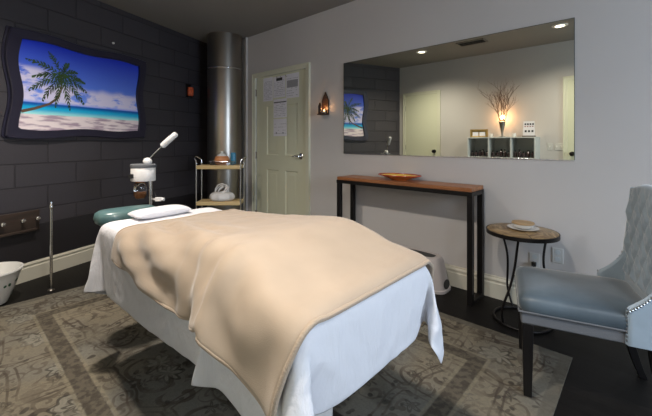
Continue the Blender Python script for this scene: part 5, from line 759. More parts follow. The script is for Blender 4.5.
# ------------------------------------------------------------------ papers on the door
def sheet_of_paper(x, z, w, h, label, rows, n, head=None, grey=None):
    t = thing('paper_notice', label, 'notice', (x, .0115, z), 0, 'papers taped to the door')
    MB().box(-w/2, w/2, -.0012, 0, -h/2, h/2).build('sheet', M['paper'], t, smooth=False)
    b = MB(); y0 = -.0016; y1 = -.0012
    if head: b.box(-w/2*head[0], w/2*head[0], y0, y1, h/2-head[1]-head[2], h/2-head[1])
    if head: b.build('heading', M['ink'], t, smooth=False)
    b = MB(); random.seed(n)
    for k in range(rows):
        zz = h/2-.045-(h-.06)*(k+.5)/rows
        xx = -w/2+.02
        while xx < w/2-.03:
            q = random.uniform(.01, .035)
            if random.random() < .8: b.box(xx, min(xx+q, w/2-.015), y0, y1, zz-.0025, zz+.0025)
            xx += q+.008
    b.build('text_lines', M['greyink'], t, smooth=False)
    if grey: MB().box(grey[0], grey[1], y0-.0002, y1, grey[2], grey[3]).build('grey_block', M['greyink'], t, smooth=False)
    return t
sheet_of_paper(-3.675, 1.895, .20, .31, 'white page of fine print at the left on the green door', 13, 1)
sheet_of_paper(-3.445, 1.905, .24, .27, 'white page with a bold black heading, top middle of the green door', 9, 2, (.5, .02, .035))
sheet_of_paper(-3.195, 1.895, .235, .30, 'white page with a grey table block, at the right on the green door', 8, 3, None, (-.10, .10, -.02, .07))
sheet_of_paper(-3.43, 1.63, .26, .24, 'white form with a black heading and a rule, below the upper pages', 8, 4, (.95, .035, .012))
sheet_of_paper(-3.43, 1.385, .26, .22, 'pale lowest page with two small round seals on the green door', 4, 5)
for x in (-.07, .06): MB().lathe([(.014, 0), (.014, .0018)], 16, M4=tr(x, -.001, -.07) @ rot('X', 90)).build('seal', M['greyink'], [o for o in bpy.data.objects if o.name.startswith('paper_notice')][-1])

# ------------------------------------------------------------------ wall candle holder
t = thing('candle_sconce', 'dark wooden pointed arch candle sconce between the door and mirror', 'candle holder', (-2.625, 0, 1.50))
def arch(w, h, p): return [(-w/2, 0), (w/2, 0), (w/2, h*.62), (w*.36, h*.74), (w*.16, h*.88), (0, h*p), (-w*.16, h*.88), (-w*.36, h*.74), (-w/2, h*.62)]
MB().prism(arch(.10, .26, 1), -.016, 0).build('back_panel', M['darkwood'], t, bevel=.003)
b = MB(); b.box(-.05, .05, -.09, -.0, 0, .014); b.build('ledge', M['darkwood'], t, bevel=.003)
b = MB(); b.prism([(-.050, 0), (-.008, 0), (-.008, .10), (-.029, .14), (-.050, .10)], -.075, -.062); b.build('front_arch', M['darkwood'], t, bevel=.002)
b = MB(); b.lathe([(.02, 0), (.022, .02), (.022, .045), (.020, .045), (.019, .006), (.001, .006)], 24, (.018, -.05, .014), cap=False); b.build('candle_cup', M['glass'], t)
MB().lathe([(.001, 0), (.018, 0), (.018, .018), (.001, .018)], 20, (.018, -.05, .021)).build('candle', M['wick'], t)
MB().ball((.018, -.05, .047), .0045, 12, (1, 1, 1.8)).build('flame', M['flame'], t)
def point(name, loc, e, col, r=.02):
    l = bpy.data.lights.new(name, 'POINT'); l.energy = e; l.color = col; l.shadow_soft_size = r
    o = bpy.data.objects.new(name, l); C.objects.link(o); o.location = loc; return o
point('candle_glow', (-2.617, -.05, 1.575), .35, (1, .5, .2), .01)

# red mosaic holder on the black wall
p = LW(.648, 0, 1.84); t = thing('wall_lantern', 'small red amber glass lantern high on the black block wall', 'lantern', p, LR)
b = MB(); b.box(-.045, .045, -.008, 0, -.02, .16).box(-.045, .045, -.07, 0, -.02, -.008); b.build('bracket', M['blackmetal'], t, bevel=.002)
MB().lathe([(.028, 0), (.038, .02), (.040, .09), (.034, .12), (.031, .12), (.036, .09), (.034, .02), (.001, .006)], 8, (0, -.045, -.008), cap=False).build('glass_cup', M['redglass'], t)
point('lantern_glow', LW(.648, .045, 1.87), .02, (1, .4, .2), .01)
p = LW(1.774, 0, 2.27); t = thing('wall_sensor', 'tiny pale fitting high on the black block wall above the picture', 'fitting', p, LR)
MB().lathe([(.012, 0), (.012, .01), (.006, .02), (.001, .022)], 16, M4=rot('X', 90)).build('cap', M['white'], t)

# ------------------------------------------------------------------ wavy picture
uc = 2.065; zc = 1.235; W = 1.33; HH = .92
t = thing('beach_picture', 'wavy framed colour picture of a palm tree leaning over a tropical beach', 'picture', LW(uc, 0, zc), LR)
def wob(W, H, A, n=48):
    B = A*.55
    """closed outline, x across, z up from 0"""
    P = []
    for i in range(n): s_ = i/n; P.append((-W/2+W*s_+A*.2*math.sin(2*PI*s_*1.0), B*math.sin(2*PI*s_*1.6+PI)*(1-.2*s_)+.02*s_ ))
    for i in range(n): s_ = i/n; P.append((W/2+A*math.sin(2*PI*s_*1.35+.2)*.9, H*s_+.02))
    for i in range(n): s_ = i/n; P.append((W/2-W*s_, H-.0+B*math.sin(2*PI*s_*1.6-.3)))
    for i in range(n): s_ = i/n; P.append((-W/2+A*math.sin(2*PI*s_*1.35+2.6)*.9, H-H*s_))
    return P
outer = wob(W, HH, .024); inner = [(x*(W-.17)/W, .075+(z)*(HH-.15)/HH) for x, z in outer]
n = len(outer)
def ring_frame(outer, inner, y0, y1):
    v = []; f = []
    loops = [(outer, y0), (outer, y1+.006), ([(x*.992, .5*HH*.008+z*.992) for x, z in outer], y1), (inner, y1+.004), (inner, y0)]
    for L, y in loops: v += [(x, y, z) for x, z in L]
    for k in range(len(loops)-1):
        for i in range(n): j = (i+1) % n; f.append((k*n+i, k*n+j, (k+1)*n+j, (k+1)*n+i))
    k = len(loops)-1
    for i in range(n): j = (i+1) % n; f.append((k*n+i, k*n+j, j, i))
    b = MB(); b.add(v, f); return b
ring_frame(outer, inner, -.012, -.045).build('frame', M['frame'], t, angle=30)
back = [(x*1.02, z*1.01-.004) for x, z in outer]
MB().prism(back, -.012, 0).build('backing_board', M['frame'], t)
M['beach'] = beach_mat()
pan = [(x*1.01, z) for x, z in inner]
b = MB(); b.add([(x, -.018, z-.08) for x, z in pan]+[(0, -.018, .38)], [(i, (i+1) % n, n) for i in range(n)])
po = b.build('printed_panel', M['beach'], t, smooth=False, loc=(0, 0, .08))
# printed palm: trunk and fronds, thin relief on the panel
iw, ih = 1.16, .77
def pp(s_, t_): return ((s_-.5)*iw, .08+t_*ih)
def ribbon(b, pts, ws, y):
    v = []; f = []
    for i, (p_, w) in enumerate(zip(pts, ws)):
        a = pts[max(i-1, 0)]; c = pts[min(i+1, len(pts)-1)]; dx, dz = c[0]-a[0], c[1]-a[1]; L = math.hypot(dx, dz) or 1
        v += [(p_[0]-dz/L*w, y, p_[1]+dx/L*w), (p_[0]+dz/L*w, y, p_[1]-dx/L*w)]
    for i in range(len(pts)-1): f.append((2*i, 2*i+1, 2*i+3, 2*i+2))
    b.add(v, f)
b = MB(); tr_ = [pp(.01, .19), pp(.10, .235), pp(.20, .30), pp(.26, .38), pp(.285, .48), pp(.29, .65)]
ribbon(b, tr_, [.013, .012, .010, .009, .008, .008], -.0188); b.build('printed_trunk', M['bark'], t, smooth=False)
b = MB(); hx, hz = pp(.29, .66)
random.seed(5)
for ang, L in ((5, .20), (38, .17), (72, .19), (112, .27), (150, .30), (178, .22), (205, .27), (232, .24), (258, .24), (285, .26), (315, .26), (342, .22)):
    a = math.radians(ang); P = []; ws = []; L *= 1.12
    for i in range(11):
        q = i/10; P.append((hx+L*q*math.cos(a), hz+L*q*math.sin(a)*.9-.055*q*q)); ws.append(.003)
    ribbon(b, P, ws, -.0192)
    for i in range(1, 11):
        for sd in (-1, 1):
            for _ in range(2):
                q = i/10; l = .046*math.sin(PI*min(1, q*.85+.12))*random.uniform(.8, 1.25); a2 = a+sd*math.radians(random.uniform(28, 48))
                x_, z_ = P[i]; x_ -= random.uniform(0, .02)*math.cos(a)
                ex, ez = x_+l*math.cos(a2), z_+l*math.sin(a2)-.014
                ribbon(b, [(x_, z_), ((x_+ex)/2, (z_+ez)/2+.004), (ex, ez)], [.004, .0045, .0008], -.0194-random.uniform(0, .0004))
# keep the printed leaves inside the picture
lim = iw/2
b.v = [Vector((max(-lim+.03, min(lim, p_.x)), p_.y, max(.1, min(.08+ih-.03, p_.z)))) for p_ in b.v]
b.build('printed_fronds', M['frond'], t, smooth=False)

# ------------------------------------------------------------------ rug
b = MB(); b.box(-1.5725, 1.5725, -1.135, 1.135, 0, .006)
r = b.build('area_rug', M['rug'], bevel=.002, loc=(-1.8675, -1.655, .0005)); tag(r, 'large worn beige and brown rug with scrolling floral pattern under the massage table', 'rug')

# ------------------------------------------------------------------ massage table
t = thing('massage_table', 'massage table under white sheet with teal padded head rest', 'massage table', (-1.4375, -1.9575, .008))
MB().box(-.800, .800, -.320, .320, .60, .730).build('table_top', M['teal'], t, bevel=.03)
b = MB(); b.box(-.10, .60, -.12, .20, .54, .60); b.build('top_frame', M['white'], t, bevel=.01)
b = MB(); b.box(.28, .50, .02, .17, .05, .55); b.build('pedestal', M['white'], t, bevel=.02)
b = MB(); b.box(.18, .60, -.03, .22, 0, .05); b.build('base_plate', M['black'], t, bevel=.012)
# face cradle: padded horseshoe on two rods
for y in (-.19, -.07): MB().tube([(-.74, y, .655), (-.88, y, .66), (-.95, y, .70)], .009).build('cradle_rod', M['blackmetal'], t)

loftbox([(.085, .155, .690), (.105, .172, .702), (.110, .178, .728), (.104, .172, .756), (.085, .152, .770), (.05, .11, .775), (.02, .05, .776)], p=3.2, M4=tr(-.985, -.13, 0)).build('head_rest', M['teal'], t, angle=60)
def load(n, top=None):
    # draped cloth: grid of nx by ny squares, corner positions in whole millimetres, each given as the step from the one before
    nx, ny, steps = CLOTH[n]
    return nx, ny, np.cumsum(np.array(steps).T, axis=0)/1000.
def cloth_obj(n, m, th, parent=None):
    nx, ny, P = load(n); P = P.copy()
    P[:, 2] = np.maximum(P[:, 2], .02)
    f = []
    for i in range(nx):
        for j in range(ny): a = i*(ny+1)+j; f.append((a, a+ny+1, a+ny+2, a+1))
    me = bpy.data.meshes.new(n); me.from_pydata([tuple(p) for p in P], [], f)
    for p in me.polygons: p.use_smooth = True
    me.materials.append(m); o = bpy.data.objects.new(n, me); C.objects.link(o)
    s_ = o.modifiers.new('solid', 'SOLIDIFY'); s_.thickness = th; s_.offset = 1
    s_ = o.modifiers.new('sub', 'SUBSURF'); s_.levels = 1; s_.render_levels = 1
    return o, nx, ny, P
o, nx, ny, P = cloth_obj('sheet', M['sheet'], .003); o.name = 'bed_sheet'
tag(o, 'white cotton sheet draped over the massage table with its hem hanging', 'sheet')
o, nx, ny, P = cloth_obj('blanket', M['fleece'], .010); o.name = 'fleece_blanket'
tag(o, 'beige fleece blanket spread over the white sheet, one corner hanging', 'blanket')
G = P.reshape(nx+1, ny+1, 3)
loop = [G[i, 0] for i in range(nx)]+[G[nx, j] for j in range(ny)]+[G[i, ny] for i in range(nx, 0, -1)]+[G[0, j] for j in range(ny, 0, -1)]
cen = P.mean(0)
b = MB(); b.tube([Vector(p)+Vector((0, 0, .005)) for p in loop], .0085, 8, closed=True); b.build('hem', M['hem'], o, sub=1)

# head roll / small pillow on the sheet
def cushion(name, m, sx, sy, sz, loc, rz, e=.45, N=20):
    v = []; f = []
    for sg in (1, -1):
        for i in range(N+1):
            for j in range(N+1):
                a = -1+2*i/N; c = -1+2*j/N; h = max(0, (1-abs(a)**3.2))**.5*max(0, (1-abs(c)**3.2))**.5
                pin = 1-.05*(1-h)
                v.append((a*sx*pin, c*sy*pin, sg*sz*h))
    for g in (0, (N+1)**2):
        for i in range(N):
            for j in range(N): a = g+i*(N+1)+j; f.append((a, a+N+1, a+N+2, a+1))
    b = MB(); b.add(v, f); return b.build(name, m, sub=1, loc=loc, rotz=rz)
pl = cushion('small_pillow', M['sheet'], .085, .17, .026, (-2.13, -2.00, .786), math.radians(4))
tag(pl, 'small flat white pillow at the head of the massage table', 'pillow')

# ------------------------------------------------------------------ console table
t = thing('console_table', 'narrow console table with reddish wood top and black square metal legs', 'console table', (-1.575, -.155, 0))
cw, cd, ch, q = 1.30, .25, .862, .04
b = MB(); b.box(-cw/2+.004, cw/2-.004, -cd/2-.0, cd/2, ch-.03, ch).build('top', M['consolewood'], t, bevel=.003)
b = MB(); b.box(-cw/2, cw/2, -cd/2-.006, -cd/2+.03, ch-.062, ch-.0305).box(-cw/2, cw/2, cd/2-.03, cd/2, ch-.062, ch-.0305).box(-cw/2, -cw/2+.04, -cd/2, cd/2, ch-.062, ch-.0305).box(cw/2-.04, cw/2, -cd/2, cd/2, ch-.062, ch-.0305).build('top_rail', M['blackmetal'], t, bevel=.002)
for sx in (-1, 1):
    for sy in (-1, 1):
        xx = sx*(cw/2-q/2); yy = sy*(cd/2-q/2)
        MB().box(xx-q/2, xx+q/2, yy-q/2, yy+q/2, 0, ch-.062).build('leg', M['blackmetal'], t, bevel=.002)
    MB().box(sx*(cw/2-q/2)-q/2, sx*(cw/2-q/2)+q/2, -cd/2+q, cd/2-q, 0, .03).build('floor_rail', M['blackmetal'], t, bevel=.002)
    MB().box(sx*(cw/2-q/2)-.0195, sx*(cw/2-q/2)+.0195, -cd/2+.001, cd/2-.001, ch-.0305, ch-.001).build('end_cap', M['blackmetal'], t, bevel=.001) if 0 else None

t = thing('art_bowl', 'shallow orange and yellow glass bowl with red rim on the console table', 'bowl', (-1.61, -.145, ch+.001))
MB().lathe([(.055, 0), (.075, .0), (.08, .004), (.120, .016), (.165, .030), (.205, .041), (.2065, .044), (.200, .045), (.165, .036), (.115, .020), (.06, .010), (.001, .008)], 64, sq=(1, .62)).build('outer_bowl', M['orange'], t)
MB().lathe([(.001, .0095), (.06, .0115), (.115, .0218), (.165, .0380), (.178, .0415), (.178, .0395), (.115, .0205), (.001, .0085)], 64, sq=(1, .62)).build('yellow_lining', M['yellow'], t)
MB().tube([(.2045*math.cos(a*PI/24), .62*.2045*math.sin(a*PI/24), .0445) for a in range(48)], .0042, 8, closed=True).build('red_rim', M['red'], t)

# ------------------------------------------------------------------ round accent table
t = thing('accent_table', 'round accent table with wedge pattern wood top and twisted black legs', 'side table', (-.612, -.245, 0))
def wedge_mat():
    m, nt, b = newmat('wedge wood'); k = NT(nt); o = k.obj(); x, y, z = k.sep(o)
    th = k.m('ARCTAN2', y, x); w = k.m('MULTIPLY', k.m('ADD', th, .3), 8/(2*PI)); idx = k.m('FLOOR', w)
    a = k.m('MULTIPLY', k.m('ADD', idx, .5), 2*PI/8); ca = k.m('COSINE', a); sa = k.m('SINE', a)
    u = k.m('ADD', k.m('MULTIPLY', x, ca), k.m('MULTIPLY', y, sa)); v = k.m('SUBTRACT', k.m('MULTIPLY', y, ca), k.m('MULTIPLY', x, sa))
    f = k.noise(k.comb(k.m('MULTIPLY', u, 40.), k.m('MULTIPLY', v, 5.), idx), 1.6, 5, rough=.6)
    pl = k.m('FLOOR', k.m('MULTIPLY', u, 26.)); rn = k.m('FRACT', k.m('MULTIPLY', k.m('SINE', k.m('ADD', k.m('MULTIPLY', pl, 7.7), k.m('MULTIPLY', idx, 3.1))), 4375.5))
    col = k.mix(k.mr(f, .35, .68), (.16, .09, .035), (.56, .40, .20)); col = k.mix(k.m('MULTIPLY', rn, .55), col, (.20, .12, .05))
    fr = k.m('FRACT', w); e = k.m('MINIMUM', fr, k.m('SUBTRACT', 1., fr)); col = k.mix(k.mr(e, 0, .035), (.05, .03, .015), col)
    nt.links.new(col, b.inputs['Base Color']); b.inputs['Roughness'].default_value = .35; return m
TH = .607; TR = .218
MB().lathe([(.001, TH-.022), (TR-.008, TH-.022), (TR-.008, TH-.002), (TR-.012, TH), (.001, TH)], 72).build('table_top', wedge_mat(), t, angle=30)
MB().lathe([(TR-.008, TH-.028), (TR, TH-.028), (TR, TH-.003), (TR-.006, TH-.003), (TR-.008, TH-.028)], 72, cap=False).build('metal_rim', M['blackmetal'], t, angle=30)
cam_dir = math.degrees(math.atan2(-2.864+.262, .600))
for k in range(3):
    P = []
    for i in range(25):
        q_ = i/24; z = TH-.028-q_*(TH-.028-.012)
        r_ = .165-.075*math.sin(PI*min(1, q_/.62))*(1 if q_ < .62 else 0)
        if q_ >= .62: r_ = .165+.030*math.sin(PI*(q_-.62)/.38)
        if q_ < .62: r_ = .165-.035*math.sin(PI*q_/.62)
        a = math.radians(cam_dir-6+120*k-34*q_); P.append((r_*math.cos(a), r_*math.sin(a), z))
    MB().tube(P, .0075, 10).build('leg', M['blackmetal'], t)
MB().tube([(.17*math.cos(a*PI/30), .17*math.sin(a*PI/30), .009) for a in range(60)], .0085, 10, closed=True).build('base_ring', M['blackmetal'], t)
MB().tube([(.168*math.cos(a*PI/30), .168*math.sin(a*PI/30), TH-.031) for a in range(60)], .006, 10, closed=True).build('top_ring', M['blackmetal'], t)
sx_, sy_ = -.612, -.245
t = tag(MB().lathe([(.05, 0), (.075, .003), (.095, .010), (.097, .013), (.075, .0075), (.001, .006)], 48, sq=(1, 1)).build('saucer', M['whitec'], loc=(sx_+.0, sy_+.035, TH+.0005)), 'white saucer on the round accent table', 'plate')
t = thing('lidded_bowl', 'small cream bowl with flat pale wooden lid resting on the white saucer', 'bowl', (sx_, sy_+.035, TH+.0085))
MB().lathe([(.035, 0), (.05, .004), (.062, .018), (.066, .028), (.062, .028), (.001, .01)], 40).build('bowl_body', M['whitec'], t)
MB().lathe([(.001, .0285), (.066, .0285), (.070, .033), (.068, .040), (.03, .043), (.001, .043)], 40).build('lid', M['beigewood'], t)

# outlets and plug
def outlet(x, z, label, plug=False, wall='r', w=.066, kind='outlet'):
    t = thing('wall_outlet' if kind == 'outlet' else 'light_switch', label, 'outlet' if kind == 'outlet' else 'switch', (x, 0 if wall == 'r' else YN, z), 0 if wall == 'r' else PI)
    MB().box(-w/2, w/2, -.006, 0, -.052, .052).build('cover_plate', M['cover'], t, bevel=.004)
    b = MB()
    if kind == 'outlet':
        for zz in (-.024, .024): b.lathe([(.0165, 0), (.0165, .002)], 20, M4=tr(0, -.006, zz) @ rot('X', 90))
        b.build('sockets', M['shelfwhite'], t)
        if plug:
            MB().box(-.014, .014, -.038, -.008, -.038, -.008).build('plug', M['black'], t, bevel=.005)
            MB().tube([(0, -.036, -.025), (0, -.05, -.04), (.004, -.045, -.09), (.008, -.035, -.18), (.01, -.035, -.275), (.03, -.035, -.335), (.10, -.045, -.3405)], .0035, 8).build('cord', M['black'], t)
    else:
        for xx in ([-w/4, w/4] if w > .1 else [0]): MB().box(xx-.008, xx+.008, -.012, -.006, -.014, .014).build('rocker', M['white'], t, bevel=.002)
    return t
outlet(-.445, .413, 'white wall outlet behind the round accent table, nearer the chair')
outlet(-.585, .35, 'wall outlet with black plug behind the leg of the accent table', True)
outlet(-1.045, 1.13, 'single white switch beside the cube shelf, seen in the mirror', wall='n', kind='switch')
outlet(-.93, 1.13, 'wide double white switch next to the door, seen in the mirror', wall='n', kind='switch', w=.115)

# ------------------------------------------------------------------ grey step stool under the console
t = thing('step_stool', 'grey plastic step stool with dark tread on floor below the console', 'step stool', (-1.50, -.152, 0))
loftbox([(.340, .125, 0), (.340, .125, .02), (.332, .118, .025), (.305, .105, .15), (.285, .095, .23), (.272, .088, .255), (.257, .08, .262), (.232, .066, .262), (.228, .063, .252)]).build('stool_body', M['greyplastic'], t)
loftbox([(.227, .062, .2515), (.227, .062, .2565), (.220, .058, .2575)]).build('tread', M['tread'], t)
b = MB(); b.lathe([(.001, 0), (.032, 0), (.036, .004), (.030, .006), (.001, .006)], 24, M4=tr(.324, 0, .058) @ rot('Y', 80), sq=(1.0, 1.5)); b.build('grip_recess', M['tread'], t)

# ------------------------------------------------------------------ tufted chair
t = thing('tufted_chair', 'slate blue velvet button-tufted chair with nailhead trim and black legs', 'chair', (-.235, -.744, 0), math.radians(16))
SF, SB, SW = -.275, .250, .240      # seat front, back, half width (local x,y)
def seatmesh():
    N = 28; v = []; f = []
    def ring(ins, z): 
        L = []
        for i in range(64):
            a = 2*PI*i/64; c_, s_ = math.cos(a), math.sin(a); p = 14.; k_ = (abs(c_)**p+abs(s_)**p)**(-1/p)
            L.append(((SF+SB)/2+((SB-SF)/2-ins)*c_*k_, (SW-ins)*s_*k_, z))
        return L
    secs = [(.004, .405), (-.002, .415), (-.004, .44), (.0, .462), (.012, .476), (.035, .486), (.08, .494), (.13, .499), (.18, .501)]
    for ins, z in secs: v += ring(ins, z)
    for k in range(len(secs)-1):
        for i in range(64): j = (i+1) % 64; f.append((k*64+i, k*64+j, (k+1)*64+j, (k+1)*64+i))
    f.append(tuple(range(63, -1, -1))); f.append(tuple((len(secs)-1)*64+i for i in range(64)))
    b = MB(); b.add(v, f); return b
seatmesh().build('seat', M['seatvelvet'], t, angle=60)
b = MB(); b.box(SF+.006, SB+.02, -SW+.006, SW-.006, .350, .406); b.build('seat_rail', M['rail'], t, bevel=.008)
b = MB(); b.tube([(SF-.001, -SW+.0, .409), (SB, -SW, .409)], .004, 6).tube([(SF-.001, SW, .409), (SB, SW, .409)], .004, 6).tube([(SF-.002, -SW, .409), (SF-.002, SW, .409)], .004, 6); b.build('piping', M['rail'], t)
for s_ in (-1, 1):
    v = []; 
    x, y = SF+.035, s_*(SW-.032); h1, h2 = .024, .017
    v = [(x+a*h2, y+c*h2, .0075) for a, c in ((-1, -1), (1, -1), (1, 1), (-1, 1))]+[(x+a*h1, y+c*h1, .352) for a, c in ((-1, -1), (1, -1), (1, 1), (-1, 1))]
    MB().add(v, [(3, 2, 1, 0), (4, 5, 6, 7)]+[(i, (i+1) % 4, 4+(i+1) % 4, 4+i) for i in range(4)]).build('leg', M['legblack'], t, bevel=.003)
    # sabre rear legs
    v = []; f = []
    for i in range(9):
        q_ = i/8; z = .352*(1-q_); x = SB-.03+.075*q_**1.8; y = s_*(SW-.035); h_ = .022-.006*q_
        v += [(x-h_, y-h_, z), (x+h_, y-h_, z), (x+h_, y+h_, z), (x-h_, y+h_, z)]
    for i in range(8):
        for j in range(4): f.append((i*4+j, i*4+(j+1) % 4, i*4+4+(j+1) % 4, i*4+4+j))
    f += [(0, 3, 2, 1), (32, 33, 34, 35)]
    MB().add(v, f).build('leg', M['legblack'], t, bevel=.003)
# back shell
BT = 1.0
def wing(z):       # forward reach of the wing at height z
    if z < .50: return .150
    q_ = (z-.50)/.19
    if q_ >= 1: return .0
    return .150*(1-q_)**2.4
def topz(y): return .985-.035*(abs(y)/.24)**2.2
btn = []
for r_i, z in enumerate([.60, .68, .76, .84, .92]):
    ys = [-.16, -.0533, .0533, .16] if r_i % 2 == 0 else [-.1066, 0, .1066]
    for y in ys: btn.append((y, z))
def tuft(y, z):
    d_ = min(math.hypot(y-p[0], z-p[1]) for p in btn)
    r_ = -.012*math.exp(-(d_/.018)**2)
    # diagonal pleats
    a = (y/.1066+(z-.60)/.16); c_ = (y/.1066-(z-.60)/.16)
    fa = abs((a+.5) % 1-.5); fc_ = abs((c_+.5) % 1-.5)
    if .53 < z: r_ += .026*(min(fa, fc_)*2+.02)**.5-.014
    return r_+.010
def shell():
    NS, NZ = 72, 56; v = []; f = []
    th = .050; zb = .352
    rows = []
    Rc = .018
    for iz in range(NZ+1):
        h = iz/NZ; row_in = []; row_out = []; row_mid = []
        for i in range(NS+1):
            # path arclength: [-1,-.6] wing, corner, back
            s_ = -1+2*i/NS; sg = -1 if s_ < 0 else 1; q_ = abs(s_)
            zt_c = topz(0)
            if q_ <= .62:
                y = sg*(SW-Rc)*q_/.62; zt = topz(y); z = zb+(zt-zb)*h
                lean = .022*max(0, (z-.45)/.5)**1.3
                x = SB+lean+.0; nx_, ny_ = -1, 0
            elif q_ <= .78:
                a = (q_-.62)/.16*PI/2; y = sg*(SW-Rc+Rc*math.sin(a)); zt = topz(y); z = zb+(zt-zb)*h
                lean = .022*max(0, (z-.45)/.5)**1.3
                x = SB+lean-Rc*(1-math.cos(a)); nx_, ny_ = -math.cos(a), -sg*math.sin(a)
            else:
                w_ = (q_-.78)/.22; y = sg*SW; zt = topz(SW)
                z = zb+(zt-zb)*h
                # wings: column positions fixed along x, height limited by the wing curve
                reach = .108*w_
                # invert the curve: height at which wing(z)=reach
                zmax = .50+.19*(1-(reach/.108)**(1/2.4)) if reach > 0 else zt
                if w_ < .05: zmax = zmax+(zt-zmax)*(1-w_/.05)
                z = zb+(zmax-zb)*h; lean = .022*max(0, (z-.45)/.5)**1.3
                x = SB+lean-Rc-reach; nx_, ny_ = 0, -sg
            tf = tuft(y, z) if z > .52 else .006
            e1_ = max(0, min(1, (q_-.60)/.12)); e2_ = max(0, min(1, (z-topz(y)+.05)/.05)); tf = tf*(1-max(e1_, e2_))+.006*max(e1_, e2_)
            if q_ > .78: tf *= max(0, 1-(q_-.78)/.06)
            e_ = 1.
            row_in.append((x+nx_*(th*.35+tf), y+ny_*(th*.35+tf)*.8, z)); row_out.append((x-nx_*th*.5, y-ny_*th*.15, z)); row_mid.append((x-nx_*th*.08, y+ny_*th*.1, z+.014*(h == 1)))
        rows.append((row_in, row_out, row_mid))
    idx = {}
    def add(p): v.append(p); return len(v)-1
    In = [[add(p) for p in r[0]] for r in rows]; Out = [[add(p) for p in r[1]] for r in rows]
    for iz in range(NZ):
        for i in range(NS):
            f.append((In[iz][i], In[iz][i+1], In[iz+1][i+1], In[iz+1][i])); f.append((Out[iz][i], Out[iz+1][i], Out[iz+1][i+1], Out[iz][i+1]))
    Mid = [add(p) for p in rows[-1][2]]
    for i in range(NS):
        f.append((In[NZ][i], In[NZ][i+1], Mid[i+1], Mid[i])); f.append((Mid[i], Mid[i+1], Out[NZ][i+1], Out[NZ][i]))
        f.append((In[0][i+1], In[0][i], Out[0][i], Out[0][i+1]))
    for c_, flip in ((0, 0), (NS, 1)):
        E_ = []
        for iz in range(NZ+1):
            a_, b_ = rows[iz][0][c_], rows[iz][1][c_]; E_.append(Mid[c_] if iz == NZ else add(((a_[0]+b_[0])/2-.010, (a_[1]+b_[1])/2, a_[2])))
        for iz in range(NZ):
            f.append((In[iz][c_], In[iz+1][c_], E_[iz+1], E_[iz])); f.append((E_[iz], E_[iz+1], Out[iz+1][c_], Out[iz][c_]))
    b = MB(); b.add(v, f); return b, rows
sb, rows = shell()
sb.build('backrest', M['velvet'], t, angle=70)
for y, z in btn:
    lean = .022*max(0, (z-.45)/.5)**1.3
    MB().ball((SB+lean-.016, y, z), .0095, 10, (.55, 1, 1)).build('button', M['velvet'], t)
for s_ in (-1, 1):
    b = MB()
    # nailheads up the front edge of each wing and along its swept top
    for i in range(9): b.ball((SB-.1325, s_*(SW+.002), .372+i*.0165), .0055, 8, (.7, .7, 1))
    for i in range(12):
        q_ = i/12; reach = .108*(1-q_); z = .50+.19*(1-(reach/.108)**(1/2.4)) if reach > 0 else .69
        if z < .64: b.ball((SB-.018-reach, s_*(SW+.008), z-.004), .0055, 8)
    b.build('nailhead_trim', M['nail'], t)

# ------------------------------------------------------------------ trolley by the column
t = thing('rolling_trolley', 'chrome framed trolley with two pale wood shelves beside the steel column', 'trolley', (-3.868, -.572, 0), math.radians(44))
TW, TD = .262, .115
for z in (.872, .435):
    if z > .2:
        MB().box(-TW, TW, -TD, TD, z-.0, z+.045).build('shelf', M['shelfwood'], t, bevel=.006)
for s_ in (-1, 1):
    P = [(s_*(TW+.004), -TD+.015, .06), (s_*(TW+.004), -TD+.015, .93)]
    for i in range(9):
        a = PI*i/8; P.append((s_*(TW+.004+.045*math.sin(a)), -TD+.015+(TD-.015)*(1-math.cos(a)), .97+.05*math.sin(a)))
    P += [(s_*(TW+.004), TD-.015, .93), (s_*(TW+.004), TD-.015, .06)]
    MB().tube(P, .009, 10).build('end_frame', M['chrome'], t)
    for y in (-TD+.015, TD-.015):
        b = MB(); b.lathe([(.001, -.011), (.026, -.011), (.028, 0), (.026, .011), (.001, .011)], 20, M4=tr(s_*(TW+.004), y, .028) @ rot('Y', 90)).build('caster', M['black'], t)
MB().tube([(-TW, -TD+.015, .12), (TW, -TD+.015, .12)], .008).tube([(-TW, TD-.015, .12), (TW, TD-.015, .12)], .008).build('lower_rail', M['chrome'], t)
TT = Matrix.Translation((-3.868, -.572, 0)) @ rot('Z', 44)
def on_trolley(x, y, z): return TT @ Vector((x, y, z))
t = thing('clay_pot', 'round orange clay pot with white lid on the top trolley shelf', 'pot', on_trolley(.02, -.01, .918), math.radians(44))
MB().lathe([(.05, 0), (.072, .01), (.090, .04), (.092, .065), (.082, .095), (.066, .11), (.062, .11)], 40).build('pot_body', M['orangeclay'], t)
MB().lathe([(.064, .108), (.060, .118), (.042, .134), (.020, .142), (.016, .148), (.019, .162), (.012, .170), (.001, .171)], 36).build('lid', M['whitec'], t)
t = thing('serving_tray', 'clear low tray around the clay pot on the trolley', 'tray', on_trolley(.02, -.0, .9175), math.radians(44))
P = [(math.copysign(abs(math.cos(a))**.4, math.cos(a))*.15, math.copysign(abs(math.sin(a))**.4, math.sin(a))*.105, 0) for a in [2*PI*i/48+.01 for i in range(48)]]
MB().tube([(x, y, .045) for x, y, z in P], .0035, 8, closed=True).build('tray_rim', M['chrome'], t)
MB().lathe([(.148, 0.0), (.150, .003), (.150, .045), (.147, .045), (.147, .003), (.001, .003)], 48, cap=False, sq=(.99, .70)).build('tray_wall', M['glass'], t)
t = tag(MB().lathe([(.02, 0), (.034, .004), (.036, .05), (.034, .13), (.030, .145), (.001, .148)], 32).build('blue_jar', M['bluelid'], loc=on_trolley(.142, .06, .9215)), 'small blue jar behind the orange pot on the trolley', 'jar')
o_ = bpy.data.objects['blue_jar']; o_.location.z = .9215
